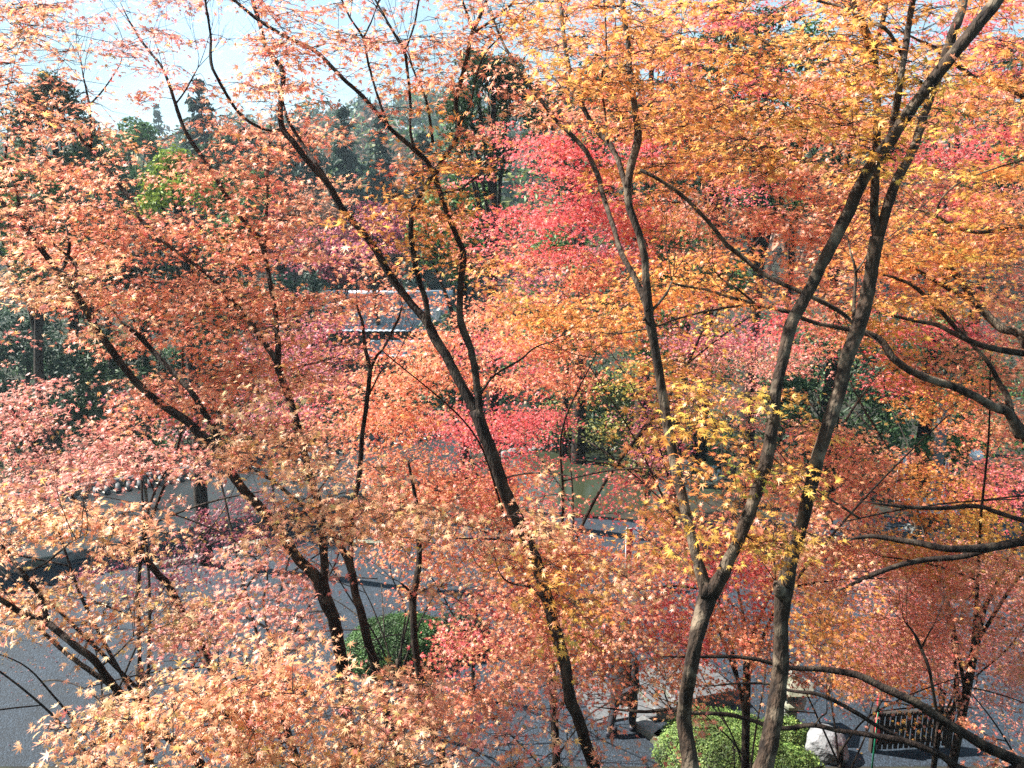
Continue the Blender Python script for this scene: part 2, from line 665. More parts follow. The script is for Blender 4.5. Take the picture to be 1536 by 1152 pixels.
# ------------------------------------------------------------------ the autumn maples
# every limb: [(photo x, photo y, width in photo px) ...], depth at its start and at its end (m)
MAPLES = [
 dict(label="near maple whose mossy trunk forks into two limbs beside the clipped azalea", slim=.66, bark=BARK_PALE, limbs=[
  ("trunk", [(1037,1152,40),(1028,1080,33),(1036,1010,32),(1047,950,34),(1058,905,42),(1066,872,40)], 4.1, 4.0),
  ("limb", [(1062,895,36),(1046,842,25),(1024,745,24),(1006,660,23),(995,590,22),(985,530,21),(974,465,22),(970,415,18),(968,384,17),(955,340,17),(942,300,18),(945,253,18),(957,207,19),(953,173,15),(945,110,14),(942,67,13),(935,20,12),(930,-30,11)], 4.0, 4.3),
  ("limb", [(942,292,14),(928,245,12),(912,213,13),(895,197,11),(869,150,11),(855,110,10),(846,60,9),(838,-20,8)], 4.2, 4.6),
  ("limb", [(972,468,15),(962,440,14),(950,415,13),(932,384,13),(919,340,12),(905,300,12),(895,263,12),(879,230,11),(852,200,10),(835,183,9),(809,147,9),(785,117,8),(752,60,6),(735,10,5)], 4.1, 5.2),
  ("limb", [(912,215,6),(908,170,5),(902,123,5),(909,67,4),(905,-10,4)], 4.3, 4.1),
  ("limb", [(1066,890,38),(1094,838,29),(1120,780,28),(1140,722,28),(1152,680,30),(1157,640,27),(1165,580,26),(1178,530,26),(1190,485,29),(1215,440,26),(1240,385,26),(1275,318,27),(1300,265,26),(1330,222,28),(1365,170,27),(1400,122,27),(1440,72,28),(1480,22,28),(1510,-20,27)], 4.0, 3.5),
  ("limb", [(1334,215,14),(1339,193,16),(1344,160,16),(1352,110,14),(1357,77,15),(1364,33,14),(1373,-20,13)], 3.7, 3.7),
  ("limb", [(1354,84,8),(1335,52,8),(1314,37,8),(1271,13,7),(1227,0,6),(1180,-14,4)], 3.7, 3.9),
  ("limb", [(966,480,8),(1000,440,6),(1010,415,4)], 4.1, 4.2),
  ("limb", [(960,255,9),(990,270,8),(1024,293,9),(1067,337,9),(1091,367,10),(1114,384,11),(1137,404,10),(1171,424,10),(1204,439,10),(1231,452,10),(1264,471,10),(1284,490,11)], 4.5, 4.4),
 ]),
 dict(label="near maple with a single tall pale lichen-spotted trunk, right of the forked one", slim=.70, bark=BARK_PALE, limbs=[
  ("trunk", [(1144,1152,42),(1158,1090,37),(1170,1000,33),(1172,930,31),(1176,885,38),(1186,840,29),(1200,790,27),(1212,740,27),(1225,690,28),(1241,640,28),(1258,590,28),(1268,545,29),(1285,500,30),(1300,450,29),(1308,400,28),(1316,355,30)], 4.3, 4.1),
  ("limb", [(1316,362,20),(1311,317,18),(1313,267,17),(1314,200,16),(1314,157,16),(1312,110,17),(1307,75,20),(1297,43,17),(1281,8,15),(1270,-30,13)], 4.1, 4.0),
  ("limb", [(1308,80,14),(1318,50,11),(1325,25,10),(1331,-10,9)], 4.0, 4.1),
  ("limb", [(1317,358,22),(1334,300,21),(1347,267,20),(1367,227,19),(1379,195,18),(1390,160,17),(1408,115,17),(1421,77,20),(1432,43,20),(1441,20,18),(1450,-20,16)], 4.1, 4.2),
  ("limb", [(1176,892,30),(1168,884,26),(1163,872,20)], 4.28, 4.2),
  ("limb", [(1281,480,8),(1282,440,7),(1284,407,6),(1277,380,5),(1270,350,4)], 4.2, 4.5),
  ("limb", [(1284,407,5),(1296,390,4),(1302,378,4)], 4.3, 4.4),
  ("limb", [(1290,778,6),(1240,744,5),(1180,705,3)], 4.2, 4.1),
 ]),
 dict(label="near maple with a long dark trunk leaning left, branches crossing in an X", bark=BARK, limbs=[
  ("trunk", [(890,1152,25),(879,1118,23),(869,1081,23),(856,1048,24),(849,1001,23),(838,961,24),(829,928,24),(820,895,25),(809,855,25),(792,811,25),(778,780,25),(758,736,25),(742,691,25),(726,651,25),(713,615,26)], 5.4, 5.2),
  ("limb", [(716,620,23),(699,591,20),(685,564,19),(669,534,19),(652,507,19),(642,485,18),(625,464,15),(605,441,15),(585,414,15),(569,384,15),(562,373,14),(539,343,13),(512,312,14),(493,280,13),(460,243,12),(437,213,12),(422,192,12),(420,160,10),(423,110,10),(410,87,10),(398,67,8),(390,38,8),(377,-5,7)], 5.2, 5.3),
  ("limb", [(422,194,8),(408,195,6),(393,192,6),(367,177,6),(347,153,6),(327,117,6),(317,93,6),(315,50,5),(307,-5,4)], 5.3, 5.0),
  ("limb", [(512,308,10),(480,255,10),(457,220,8),(433,180,7),(424,148,6)], 5.25, 5.4),
  ("limb", [(644,492,12),(639,451,11),(626,411,11),(620,374,11),(617,347,10),(622,310,10),(645,270,11),(655,257,11),(665,237,9),(679,217,9),(689,197,10),(684,173,10),(684,147,9),(694,107,9),(702,73,8),(709,47,8),(722,20,6),(734,-10,5)], 5.2, 4.9),
  ("limb", [(709,48,6),(699,17,5),(690,-10,4)], 4.9, 4.8),
  ("limb", [(708,50,6),(739,30,5),(775,0,4),(800,-20,3)], 4.9, 4.7),
  ("limb", [(687,188,6),(705,157,4),(715,113,4),(729,80,4),(748,58,3),(769,30,3)], 5.0, 4.8),
  ("limb", [(716,624,19),(718,606,17),(715,584,15),(712,557,15),(705,524,14),(695,497,16),(689,477,14),(689,451,13),(691,417,13),(694,380,12),(682,350,11),(669,320,11),(659,290,11),(650,264,11),(639,243,10),(619,223,10),(589,197,9),(565,170,8),(539,140,8),(512,116,8),(473,77,8),(433,57,7),(393,33,7),(367,13,6),(345,-6,6)], 5.2, 4.9),
  ("limb", [(621,224,8),(615,193,6),(614,147,6),(610,100,6),(607,77,7),(592,50,6),(579,27,5),(560,-5,4)], 4.95, 4.8),
  ("limb", [(607,78,5),(622,33,4),(630,-8,4)], 4.9, 4.8),
  ("limb", [(649,214,6),(645,183,6),(639,150,5),(625,117,5),(612,87,4)], 5.0, 4.9),
  ("limb", [(583,190,6),(562,127,5),(552,90,5),(545,57,5),(525,27,4),(513,0,4)], 5.0, 4.9),
  ("limb", [(545,57,4),(556,32,3),(566,8,3)], 4.9, 4.9),
  ("limb", [(715,600,6),(732,574,5),(745,561,4),(779,541,4),(805,521,3),(850,508,2)], 5.2, 4.9),
  ("limb", [(659,290,5),(690,284,5),(712,268,4),(735,255,3)], 5.1, 5.0),
  ("limb", [(832,925,6),(800,884,4),(770,876,4),(752,864,3),(745,845,3)], 5.3, 5.2),
 ]),
 dict(label="slender maple with dark trunk and upright wand-like limbs left of the X-branched one", bark=BARK, limbs=[
  ("trunk", [(609,1152,19),(592,1121,18),(580,1075,18),(574,1045,17),(562,998,17),(549,955,17),(542,921,16),(534,895,16),(527,858,16)], 6.4, 6.3),
  ("limb", [(529,862,14),(515,828,12),(493,795,11),(466,765,10),(443,750,9),(413,724,7),(383,704,6)], 6.3, 6.2),
  ("limb", [(527,860,13),(525,831,11),(527,781,11),(532,747,10),(539,711,10),(544,644,9),(549,611,9),(554,571,9),(555,554,9),(547,517,7),(544,484,6),(537,464,5),(534,440,4)], 6.3, 6.6),
  ("limb", [(555,556,7),(565,534,6),(574,524,5),(595,484,5),(604,457,4)], 6.6, 6.5),
  ("limb", [(550,600,4),(570,560,3),(585,548,3)], 6.5, 6.4),
 ]),
 dict(label="broad maple forking low into a long sweeping limb and an upright one", bark=BARK, limbs=[
  ("trunk", [(545,1152,26),(527,1110,24),(518,1060,24),(512,1000,24),(502,935,25),(490,905,27),(480,872,29)], 5.7, 5.6),
  ("limb", [(482,878,25),(473,863,22),(450,841,20),(427,808,19),(396,768,19),(367,737,18),(347,711,19),(323,671,18),(300,651,18),(280,631,17),(253,614,16),(227,594,15),(203,571,15),(180,544,14),(163,521,14),(140,487,13),(123,457,13),(100,421,12),(84,404,12),(63,377,11),(40,347,11),(13,317,10),(-10,285,9)], 5.6, 5.2),
  ("limb", [(335,680,13),(322,647,12),(303,617,11),(287,591,11),(263,564,10),(240,541,9),(217,514,10),(200,497,9),(177,481,6)], 5.5, 5.6),
  ("limb", [(40,347,7),(30,310,6),(25,285,5),(7,253,5),(10,220,4),(14,190,3)], 5.3, 5.2),
  ("limb", [(88,408,9),(98,394,8),(104,363,6),(96,330,5)], 5.3, 5.5),
  ("limb", [(105,425,7),(117,404,7),(103,384,6),(84,372,5)], 5.3, 5.2),
  ("limb", [(481,874,21),(486,856,17),(485,818,16),(480,768,15),(477,751,15),(467,721,15),(457,684,15),(447,641,15),(437,604,14),(424,571,15),(417,545,14),(417,517,11),(413,477,10),(407,437,9),(398,391,9),(390,360,12),(370,337,11),(350,310,10),(333,283,9),(317,257,9),(297,227,9),(277,197,8),(263,157,7),(253,127,6),(240,97,5),(220,73,5),(200,43,4),(180,3,3)], 5.6, 6.2),
  ("limb", [(263,157,4),(275,140,3),(290,115,3),(300,95,2)], 6.1, 6.1),
  ("limb", [(398,391,7),(400,330,6),(402,263,5),(405,217,4),(406,180,3)], 5.9, 6.1),
  ("limb", [(417,548,12),(410,534,11),(393,511,11),(370,477,11),(347,454,10),(330,434,9),(308,410,8),(276,388,7),(248,366,8),(213,333,9),(193,297,8),(177,277,8),(157,250,8),(133,223,7),(113,197,7),(97,180,6),(83,157,5),(60,120,4)], 5.7, 6.1),
  ("limb", [(136,226,6),(135,187,6),(132,150,5),(125,115,3),(122,90,2)], 6.1, 6.1),
  ("limb", [(132,160,4),(157,133,3),(180,97,2),(185,70,2)], 6.1, 6.1),
 ]),
 dict(label="low maple with golden leaves at the foot of the left side, stooping over the gravel", bark=BARK, limbs=[
  ("trunk", [(310,1152,18),(277,1121,17),(230,1088,16),(197,1065,16),(177,1038,17)], 4.7, 4.8),
  ("limb", [(179,1040,16),(160,1015,14),(140,988,14),(113,968,13),(90,948,13),(67,931,13),(30,918,11),(0,898,10),(-30,880,9)], 4.8, 4.6),
  ("limb", [(70,932,10),(62,898,9),(43,871,8),(27,855,8),(13,828,6),(-6,812,5)], 4.7, 4.7),
  ("limb", [(178,1037,11),(147,1015,10),(113,991,9),(93,975,8),(67,951,7),(50,935,5)], 4.8, 4.95),
  ("limb", [(150,1000,5),(170,985,4),(185,970,3),(200,955,2)], 4.8, 4.7),
  ("limb", [(27,856,5),(55,852,4),(85,832,4),(105,815,3),(130,800,2)], 4.7, 4.5),
 ]),
 dict(label="maple whose long level limb runs behind the two pale trunks", slim=.62, bark=BARK_PALE, limbs=[
  ("trunk", [(1625,1010,44),(1612,900,40),(1596,780,36),(1570,690,32),(1532,646,27),(1512,618,22),(1495,606,16)], 6.0, 6.2),
  ("limb", [(1530,655,24),(1512,620,22),(1491,611,22),(1441,584,20),(1391,567,19),(1357,551,18),(1334,531,18),(1324,514,17),(1303,500,15),(1257,491,11),(1211,481,10),(1181,467,10),(1134,456,9),(1091,444,8),(1057,434,7),(1024,429,6),(1000,422,4)], 6.0, 5.6),
  ("limb", [(1181,468,8),(1134,458,7),(1074,464,6),(1024,476,6),(979,491,5),(922,501,4),(895,496,3)], 5.7, 5.6),
  ("limb", [(1134,456,6),(1107,434,5),(1081,417,4),(1067,399,3)], 5.7, 5.5),
  ("limb", [(1520,640,17),(1512,600,15),(1497,571,13),(1480,540,10),(1455,512,7),(1440,480,5)], 6.1, 6.4),
  ("limb", [(1580,680,24),(1560,560,24),(1530,502,22),(1504,494,20),(1467,457,18),(1441,421,16),(1411,391,13),(1395,370,9)], 6.1, 6.4),
  ("limb", [(1470,460,12),(1461,451,11),(1424,434,10),(1377,407,9),(1337,389,7),(1300,380,5)], 6.2, 6.2),
  ("limb", [(1536,530,16),(1480,520,15),(1441,504,13),(1407,487,11),(1374,481,10),(1314,469,8)], 6.2, 6.0),
  ("limb", [(1445,503,11),(1437,497,11),(1407,464,10),(1371,431,9),(1344,417,8),(1321,411,6),(1251,404,4)], 6.2, 6.0),
  ("limb", [(1550,560,18),(1560,450,18),(1550,346,14),(1474,348,10),(1434,340,8),(1401,323,7),(1351,307,5)], 6.1, 5.8),
  ("limb", [(1405,322,6),(1411,300,5),(1441,273,5),(1491,253,4),(1536,240,4)], 5.9, 5.5),
  ("limb", [(1560,450,18),(1570,250,16),(1545,156,14),(1507,130,14),(1471,123,13),(1437,100,11),(1397,70,8),(1374,60,6),(1340,40,4)], 6.1, 5.6),
 ]),
 dict(label="maple at the right edge sending two dark bare branches out over the court", bark=BARK, limbs=[
  ("trunk", [(1640,1010,34),(1625,900,32),(1600,830,26),(1575,806,22),(1536,811,19)], 7.0, 6.9),
  ("limb", [(1560,807,18),(1491,819,16),(1424,823,14),(1377,815,12),(1307,805,9),(1264,811,7)], 6.9, 7.1),
  ("limb", [(1495,820,13),(1441,835,11),(1391,840,11),(1341,851,10),(1297,868,9),(1254,888,7)], 7.0, 7.2),
  ("limb", [(1600,830,16),(1575,790,13),(1536,781,10),(1495,768,9),(1466,759,9),(1410,762,8),(1344,759,7),(1293,752,5)], 7.0, 7.4),
 ]),
 dict(label="low maple at lower right, dark crooked limbs reaching left over the boulder", bark=BARK, limbs=[
  ("trunk", [(1600,1190,30),(1565,1164,27),(1536,1147,24),(1474,1118,21)], 6.0, 6.1),
  ("limb", [(1480,1121,20),(1417,1083,18),(1374,1055,17),(1324,1031,15),(1284,1011,14),(1237,1003,11),(1184,1000,9),(1154,993,8),(1117,986,7),(1057,985,6),(990,985,4)], 6.1, 6.3),
  ("limb", [(1410,1078,7),(1404,1065,6),(1394,1008,6),(1382,975,6),(1371,951,5),(1354,928,3)], 6.1, 6.0),
  ("limb", [(1382,973,4),(1396,945,3),(1404,930,2)], 6.0, 6.0),
  ("limb", [(1536,1147,16),(1490,1160,15),(1441,1152,15),(1407,1130,13),(1357,1111,12),(1297,1101,10),(1257,1096,9),(1217,1088,9),(1174,1093,9),(1134,1083,8),(1091,1073,8),(1041,1070,7),(1007,1065,7),(960,1068,6),(891,1060,4)], 6.1, 6.6),
  ("limb", [(1360,1112,9),(1317,1090,9),(1281,1068,9),(1257,1055,8),(1224,1041,8),(1181,1035,6),(1151,1026,5),(1107,1025,4),(1051,1031,3)], 6.3, 6.5),
  ("limb", [(1007,1064,4),(997,1040,3),(1000,1022,2)], 6.5, 6.5),
  ("limb", [(1003,1062,3),(985,1045,2),(965,1033,2)], 6.5, 6.5),
  ("limb", [(1223,1088,4),(1228,1078,3),(1240,1068,3),(1240,1052,2)], 6.3, 6.3),
 ]),
 dict(label="thin maple with one straight stem rising beside the rounded green hedge", bark=BARK, limbs=[
  ("trunk", [(668,1152,17),(652,1105,16),(644,1068,15),(632,1015,14),(625,975,14),(622,930,14),(620,895,15),(628,850,12),(629,810,11),(627,768,9),(620,730,7),(612,690,5)], 7.4, 7.2),
  ("limb", [(621,895,8),(608,880,5),(598,872,3)], 7.2, 7.1),
  ("limb", [(629,830,6),(650,800,5),(662,770,4)], 7.2, 7.2),
 ]),
 dict(label="maple with a brown diagonal stem over the blue-grey gravel on the left", bark=BARK, limbs=[
  ("trunk", [(345,1090,16),(325,1020,15),(307,971,14),(283,935,13),(253,878,13),(240,865,13),(220,841,12),(200,821,11),(170,790,9),(140,770,7)], 7.6, 7.2),
  ("limb", [(283,936,6),(345,920,5),(393,938,5),(410,958,5),(423,985,5)], 7.5, 7.4),
  ("limb", [(140,770,6),(113,754,6),(100,720,5),(53,674,5),(33,637,4),(13,604,4)], 7.2, 7.0),
  ("limb", [(210,832,5),(222,765,5),(245,712,4),(280,668,3)], 7.3, 7.0),
  ("limb", [(233,742,3),(225,720,3),(210,700,2)], 7.2, 7.1),
 ]),
]

# maples further out: (photo x, distance, height, spread, label)
MID = [
 (590, 11.5, 6.0, "mid-distance maple with dull rose leaves below the tiled roof"),
 (705, 12.5, 5.6, "deep pink-red maple behind the central trunk, left of the pond"),
 (835, 9.6, 3.4, "low spreading salmon maple above the path in front of the walking person"),
 (1085, 14.0, 6.4, "mauve-pink maple seen between the two forked pale trunks"),
 (850, 8.6, 9.5, "tall crimson maple in the upper middle, against the evergreens"),
 (1325, 9.4, 4.6, "orange maple over the court, right of the tall pale trunk"),
 (1475, 10.0, 6.2, "rust-orange maple around the white lamp on the right"),
 (1500, 8.8, 9.6, "scarlet maple high in the upper right corner"),
 (1165, 8.6, 9.0, "tall orange maple behind the leaning pale limb, upper right"),
 (300, 12.0, 3.0, "dark maroon maple in shade before the cream wall"),
 (70, 8.6, 5.4, "pale pink maple at the left edge before the dark shrubs"),
 (160, 8.2, 9.4, "salmon maple filling the upper left slope"),
 (430, 9.4, 7.6, "peach maple behind the left upright limb"),
 (1640, 9.6, 4.2, "pink maple spreading low over the gravel at lower right"),
 (665, 9.6, 3.6, "coral maple in the lower middle beside the hedge"),
 (1172, 9.2, 3.6, "red-tinged low maple behind the tall pale trunk"),
]

DEPTH = {'3': 3.0, '4': 3.9, '5': 5.0, '6': 6.0, '7': 7.2, '8': 8.6, '9': 10.5}
FOLIAGE = """
s5/s4- p6- p6- p6- p6. s5. s5 s5 s5- p5. s5 s5 o5/s6- o4/s7 o4/s7 o5/s7 r8/o4- r8/o4 o5-/r9. o4/o6 o4/s7- o4/r8- r8/o5. r7/o5-
s5/s4- s5- p6- p6- p6. _ s5 s5- s5- s5- s5 s5. s5- o4/s7 o4/s7 o5/s7 o4/r8- o4/r8 o4-/s7. o4/s7 y4/s7- y4/s7 o5/r9- o5/r8
s5/s4- s5- s6. s6. s6. s6- s5 s5- s5. s5- o5- s5. s5- o4/s7 o4/s7 o5/s7 o4/s7 o4/s7 y4/s7 o4/s7 y4/s7 y4/s7 o5/r9- o5/s7
s5 s6 s6- s6. s6- s6 s6 s6- _ s5- o5 s6. r8 r8/o5. r8/o5- o5/s7 o5/s7 o4/s7 o4/s7 s6 y4/s7 r8/y5- r8 r8/o6-
s5 s6 s6 s6. s6. s6 s6 s7- _ o5- o5 r8. r8 r8 r8/o5- o5/s8 s7 s7/r9 s7 s7 o5/s7 s7 r8/y6- o6/s8
s5 s6 s6 s6 s6 s6 s6 m9- o5-/m9- o5 o5/s7- r8. r8 r8 m9/r8 o5-/s8 s7- s7- s7 s7 o6/s8 o6/s8 y6/s8 o6/s8
k5 k5/s6 s6 s6 s6 s6 s6 s6 s7- s7. s7. o6 s8/m9- s8 o6 o6/s8 o6 o6 s7 s7 o6/s8 o6/s8 o6/s8 s7
_ s6. s6-/k5. s6 s6 s6 s6 s6/m9 s7- s7- s8- s8 o7 o7 o6/s8 o6- y7-/m9 m9- r9 s8 y7- y7/r8- r8/s9- s7
p7- _ s6- s6 s6 s6 s6/m8 m9/s6 s8 s8 s8 r9/s8- r9-/s8 s8 q9. o6/m9. p9 p9 p9- _ r8. o7-/r8 s7- s7
p7 p7. p7. s6/m8- s6 s6 k5/m9 r9/s7- s8 s8 r9 r9 r9 _ q9. y5-/m9- y4-/o6- y4-/p9- m9-/o5. y5. _ o8- o8- s8
p7 p7 p7 p7- p7- k5 k5 k5-/s7 s8 s8 r9 r9 r9- _ q9. o5-/m9- y4- o4-/q5. o5-/s8 s8 s8- s8- s8- s8
p6/k5 p6- _ p7. _ _ k5 k5 k5 k5-/s8 k5-/s8 r9/s8 r9-/k5. r9. r9- s8- o4- q4-/o5- y4-/s8 s8 s8- o8 o8 r9
k5 k5 k5 k5- d9- d9 k5- k5 k5 k5/s8 k5-/s8 k5-/s8 k5/s8 s8 s8 o5/s8 y4-/s8 y4-/s8 y4/k7 s8 k8- y8 y8 y8
k5 k5. d9. d9- d9. p6- p6 p6- _ s8. s8-/k5- s8/s7- s8/o5- o5/s8 s8/k5- s8/k5- r8 r8 s8/s8- s8/s8- s8-/p9 s8/p9 s8/p9 s8/p9
k5 k5 k5- k5 p6/k5 p6 p6- p6. _ _ s8. r8/s7- s8/s7- y5-/s8 s8/s7- r8 s8 s8 s8- o7/s8- s8./p9 p9/s8- p9/s8- p9/s8-
_ _ _ k5. k5. k4 k4 k4- _ _ r8. s8/s7- s8/s7- s8/s7- s8/s7- s8/k6. s8- s8- s8./s8- o7- s9/p9 p9/s8- p9/s8- p9/s8-
_ _ k4- k4 k4 s4/k4 s4/k4 k4 k4- s5/s7 s6/s7 s6-/s7- p6. p6- _ _ s8. _ _ _ _ o9. p9. p9-
_ k4- k4 k4 k4 k4 k4 k4 k4 k4 k5. p5- k5. p5. s5. s5. _ _ _ _ _ _ _ s7-
""".strip().split("\n")
GRID = [r.split() for r in FOLIAGE]
for r in GRID:
    assert len(r) == 24, (len(r), r)

DENS = 3.9


def thin(tok):
    return "/".join(t if t in "_" else (t[:2] + ".") for t in tok.split("/"))


# the crowns go on a little beyond the frame on every side
GRID2 = [[thin(t) for t in GRID[0]]] + GRID + [GRID[17]]
GRID2 = [[thin(r[0])] + r + [thin(r[-1])] for r in GRID2]

pads = []                                   # (centre, radius, normal, colour key, leaf kind, n leaves)
for ri, row in enumerate(GRID2):
    for ci, tok in enumerate(row):
        for t in tok.split("/"):
            if t == "_":
                continue
            key, dd = t[0], DEPTH[t[1]]
            cov = {'': 1.0, '-': 0.5, '.': 0.2}[t[2:]]
            cx, cy = (ci - 1) * 64 + 32, (ri - 1) * 64 + 32
            cell = 64.0 / F * dd
            lr = 0.033 if dd < 4.5 else 0.037
            frac = 0.44 if dd < 6.5 else 0.40
            nleaf = cov * DENS * cell ** 2 / (math.pi * lr ** 2 * frac * 0.6)
            dep = PITCH + math.atan((cy - 576) / F)
            npad = 9 if dep < math.radians(12) else 7
            if cov < 1:
                npad = 5 if cov > 0.3 else 2
            nleaf *= 1.0 if cov < .3 else 1.55
            npad = int(npad * (1.0 if cov < .3 else 1.8))
            for k in range(npad):
                px = cx + rng.uniform(-38, 38)
                py = cy + rng.uniform(-38, 38)
                d = dd * rng.uniform(0.91, 1.09)
                c = P(px, py, d)
                wv = c * np.array([1, 1, 2.6]) * (5.0 / dd) * 6.5      # foliage gathers in flat tiers with gaps between
                tier = math.sin(wv[0] + 1.7 * math.sin(wv[2] * .63 + 1)) + math.sin(wv[2] + 1.3 * math.sin(wv[0] * .5)) + math.sin(.8 * wv[1] + .7 * wv[2] + 2)
                if cov >= .3 and tier < -.5 + rng.normal(0, .35):
                    continue
                gz = float(ground_h(c[0], c[1]))
                if c[2] < gz + 0.35:
                    continue
                R = cell * rng.uniform(0.6, 1.15) * (0.8 if cov < 0.6 else 1.0)
                nrm = np.array([rng.normal(0, .13), -0.15 + rng.normal(0, .13), 1.0])
                nrm /= np.linalg.norm(nrm)
                kind = 0 if d < 7.4 else (1 if d < 10 else 2)
                pads.append([c, R, nrm, key, kind, max(3, int(nleaf / npad * rng.uniform(.7, 1.3))), lr])

trees = []
for T in MAPLES:
    paths = []
    for nm, pts, d0, d1 in T["limbs"]:
        pts = np.array(pts, float)
        seg = np.r_[0, np.cumsum(np.hypot(np.diff(pts[:, 0]), np.diff(pts[:, 1])))]
        u = seg / seg[-1]
        dep = d0 + (d1 - d0) * u + 0.10 * np.sin(u * 7 + pts[0, 0]) * u * (1 - u) * 4
        xyz = np.array([P(a[0], a[1], d) for a, d in zip(pts, dep)])
        rad = pts[:, 2] * 0.5 * T.get("slim", 0.76) * dep / F
        if nm == "limb" and 0 < pts[-1, 0] < 1536 and pts[-1, 1] > 0:
            rad[-1] *= 0.35
        if nm == "trunk":                    # carry the trunk down into the bank
            dirn = xyz[0] - xyz[min(2, len(xyz) - 1)]
            dirn /= np.linalg.norm(dirn)
            dirn = dirn * np.array([0.8, 0.8, 1]) + np.array([0, 0, -0.25])
            dirn /= np.linalg.norm(dirn)
            p = xyz[0].copy()
            ext, er = [], []
            for _ in range(60):
                p = p + dirn * 0.16
                ext.append(p.copy())
                f = 1 + 0.05 * len(ext)
                er.append(rad[0] * min(f, 1.5))
                if p[2] < float(ground_h(p[0], p[1])) - 0.15:
                    break
            xyz = np.vstack([np.array(ext[::-1]), xyz])
            rad = np.r_[er[::-1], rad]
        s = spline(np.column_stack([xyz, rad]), 0.05)
        wob = np.cumsum(rng.normal(0, 0.0012, (len(s), 3)), 0)
        wob -= np.linspace(0, 1, len(s))[:, None] * wob[-1]
        s[:, :3] += wob
        paths.append((nm, s))
    trees.append(dict(label=T["label"], bark=T["bark"], paths=paths, near=True))

for (px, d, H, label) in MID:
    g = P(px, 576, d)
    bx, by = float(g[0]), float(g[1])
    bz = float(ground_h(bx, by))
    r0 = 0.016 + 0.0042 * H
    lean = rng.normal(0, 0.07, 2)
    fork = H * rng.uniform(0.22, 0.32)
    tp = [np.array([bx, by, bz - 0.2, r0 * 1.3]), np.array([bx, by, bz + 0.1, r0])]
    for k in (0.5, 1.0):
        tp.append(np.array([bx + lean[0] * fork * k, by + lean[1] * fork * k, bz + fork * k, r0 * (1 - 0.15 * k)]))
    paths = [("trunk", spline(np.array(tp), 0.15))]
    nl = 5 if H > 5 else 4
    a0 = rng.uniform(0, 6.28)
    for k in range(nl):
        a = a0 + k * 2 * math.pi / nl + rng.normal(0, .25)
        tr_ = paths[0][1]
        top = tr_[int((.45 + .55 * (k + 1) / nl) * (len(tr_) - 1))]
        sp = (0.26 * H + 0.5) * rng.uniform(.7, 1.15)
        zz = H - fork
        q = []
        for u in (0, .25, .5, .75, 1.0):
            rad = sp * u ** 1.15
            q.append([top[0] + math.cos(a) * rad + rng.normal(0, .02 * H) * u, top[1] + math.sin(a) * rad + rng.normal(0, .02 * H) * u,
                      top[2] - 0.05 + zz * (0.95 * u - 0.18 * u * u) * (0.75 + 0.3 * ((k * 37) % 10) / 10), r0 * 0.36 * (1 - 0.9 * u) + 0.003])
        s = spline(np.array(q), 0.15)
        paths.append(("limb", s))
        for u0 in (0.35, 0.6):
            i = int(len(s) * u0)
            a2 = a + rng.choice([-1, 1]) * rng.uniform(.5, 1.1)
            L = sp * rng.uniform(.4, .7)
            b0 = s[i].copy()
            q2 = [[b0[0], b0[1], b0[2], b0[3] * .7]]
            for u in (.33, .66, 1):
                q2.append([b0[0] + math.cos(a2) * L * u, b0[1] + math.sin(a2) * L * u, b0[2] + L * (0.5 * u - 0.15 * u * u), b0[3] * .7 * (1 - .75 * u) + .004])
            paths.append(("limb", spline(np.array(q2), 0.15)))
    trees.append(dict(label=label, bark=BARK, paths=paths, near=False))

# give every spray of leaves to the nearest wood: twigs already grown can carry the next spray
SK, OW = [], []
for i, t in enumerate(trees):
    for nm, s in t["paths"]:
        if nm == "trunk" and t["near"]:
            s = s[len(s) // 2:]
        SK.append(s[::2, :4])
        OW += [i] * len(s[::2])
    t["pads"] = []
MAXP = 60000
sk = np.zeros((MAXP, 4))
ow = np.zeros(MAXP, int)
ns = len(OW)
sk[:ns] = np.concatenate(SK)
ow[:ns] = OW


def nearest(c):
    dv = sk[:ns, :3] - c
    dist = np.sqrt((dv ** 2).sum(1)) + 0.30 * np.clip(dv[:, 2], 0, None)
    k = int(np.argmin(dist))
    return k, dist[k]


pads.sort(key=lambda p: nearest(p[0])[1])
for p in pads:
    k, _ = nearest(p[0])
    c, a = p[0], sk[k, :3]
    L = np.linalg.norm(c - a)
    r0 = max(0.002, min(sk[k, 3] * 0.6, 0.0025 + 0.0017 * L, 0.005))
    mid = (a + c) / 2 + np.array([0, 0, 0.10 * L]) + rng.normal(0, 0.06 * L, 3)
    tw = spline(np.array([[*a, r0], [*mid, r0 * .7], [*c, max(0.0018, r0 * .45)]]), max(0.08, L / 6))
    trees[ow[k]]["pads"].append((p, tw))
    m = len(tw)
    if ns + m < MAXP:
        sk[ns:ns + m] = tw
        ow[ns:ns + m] = ow[k]
        ns += m

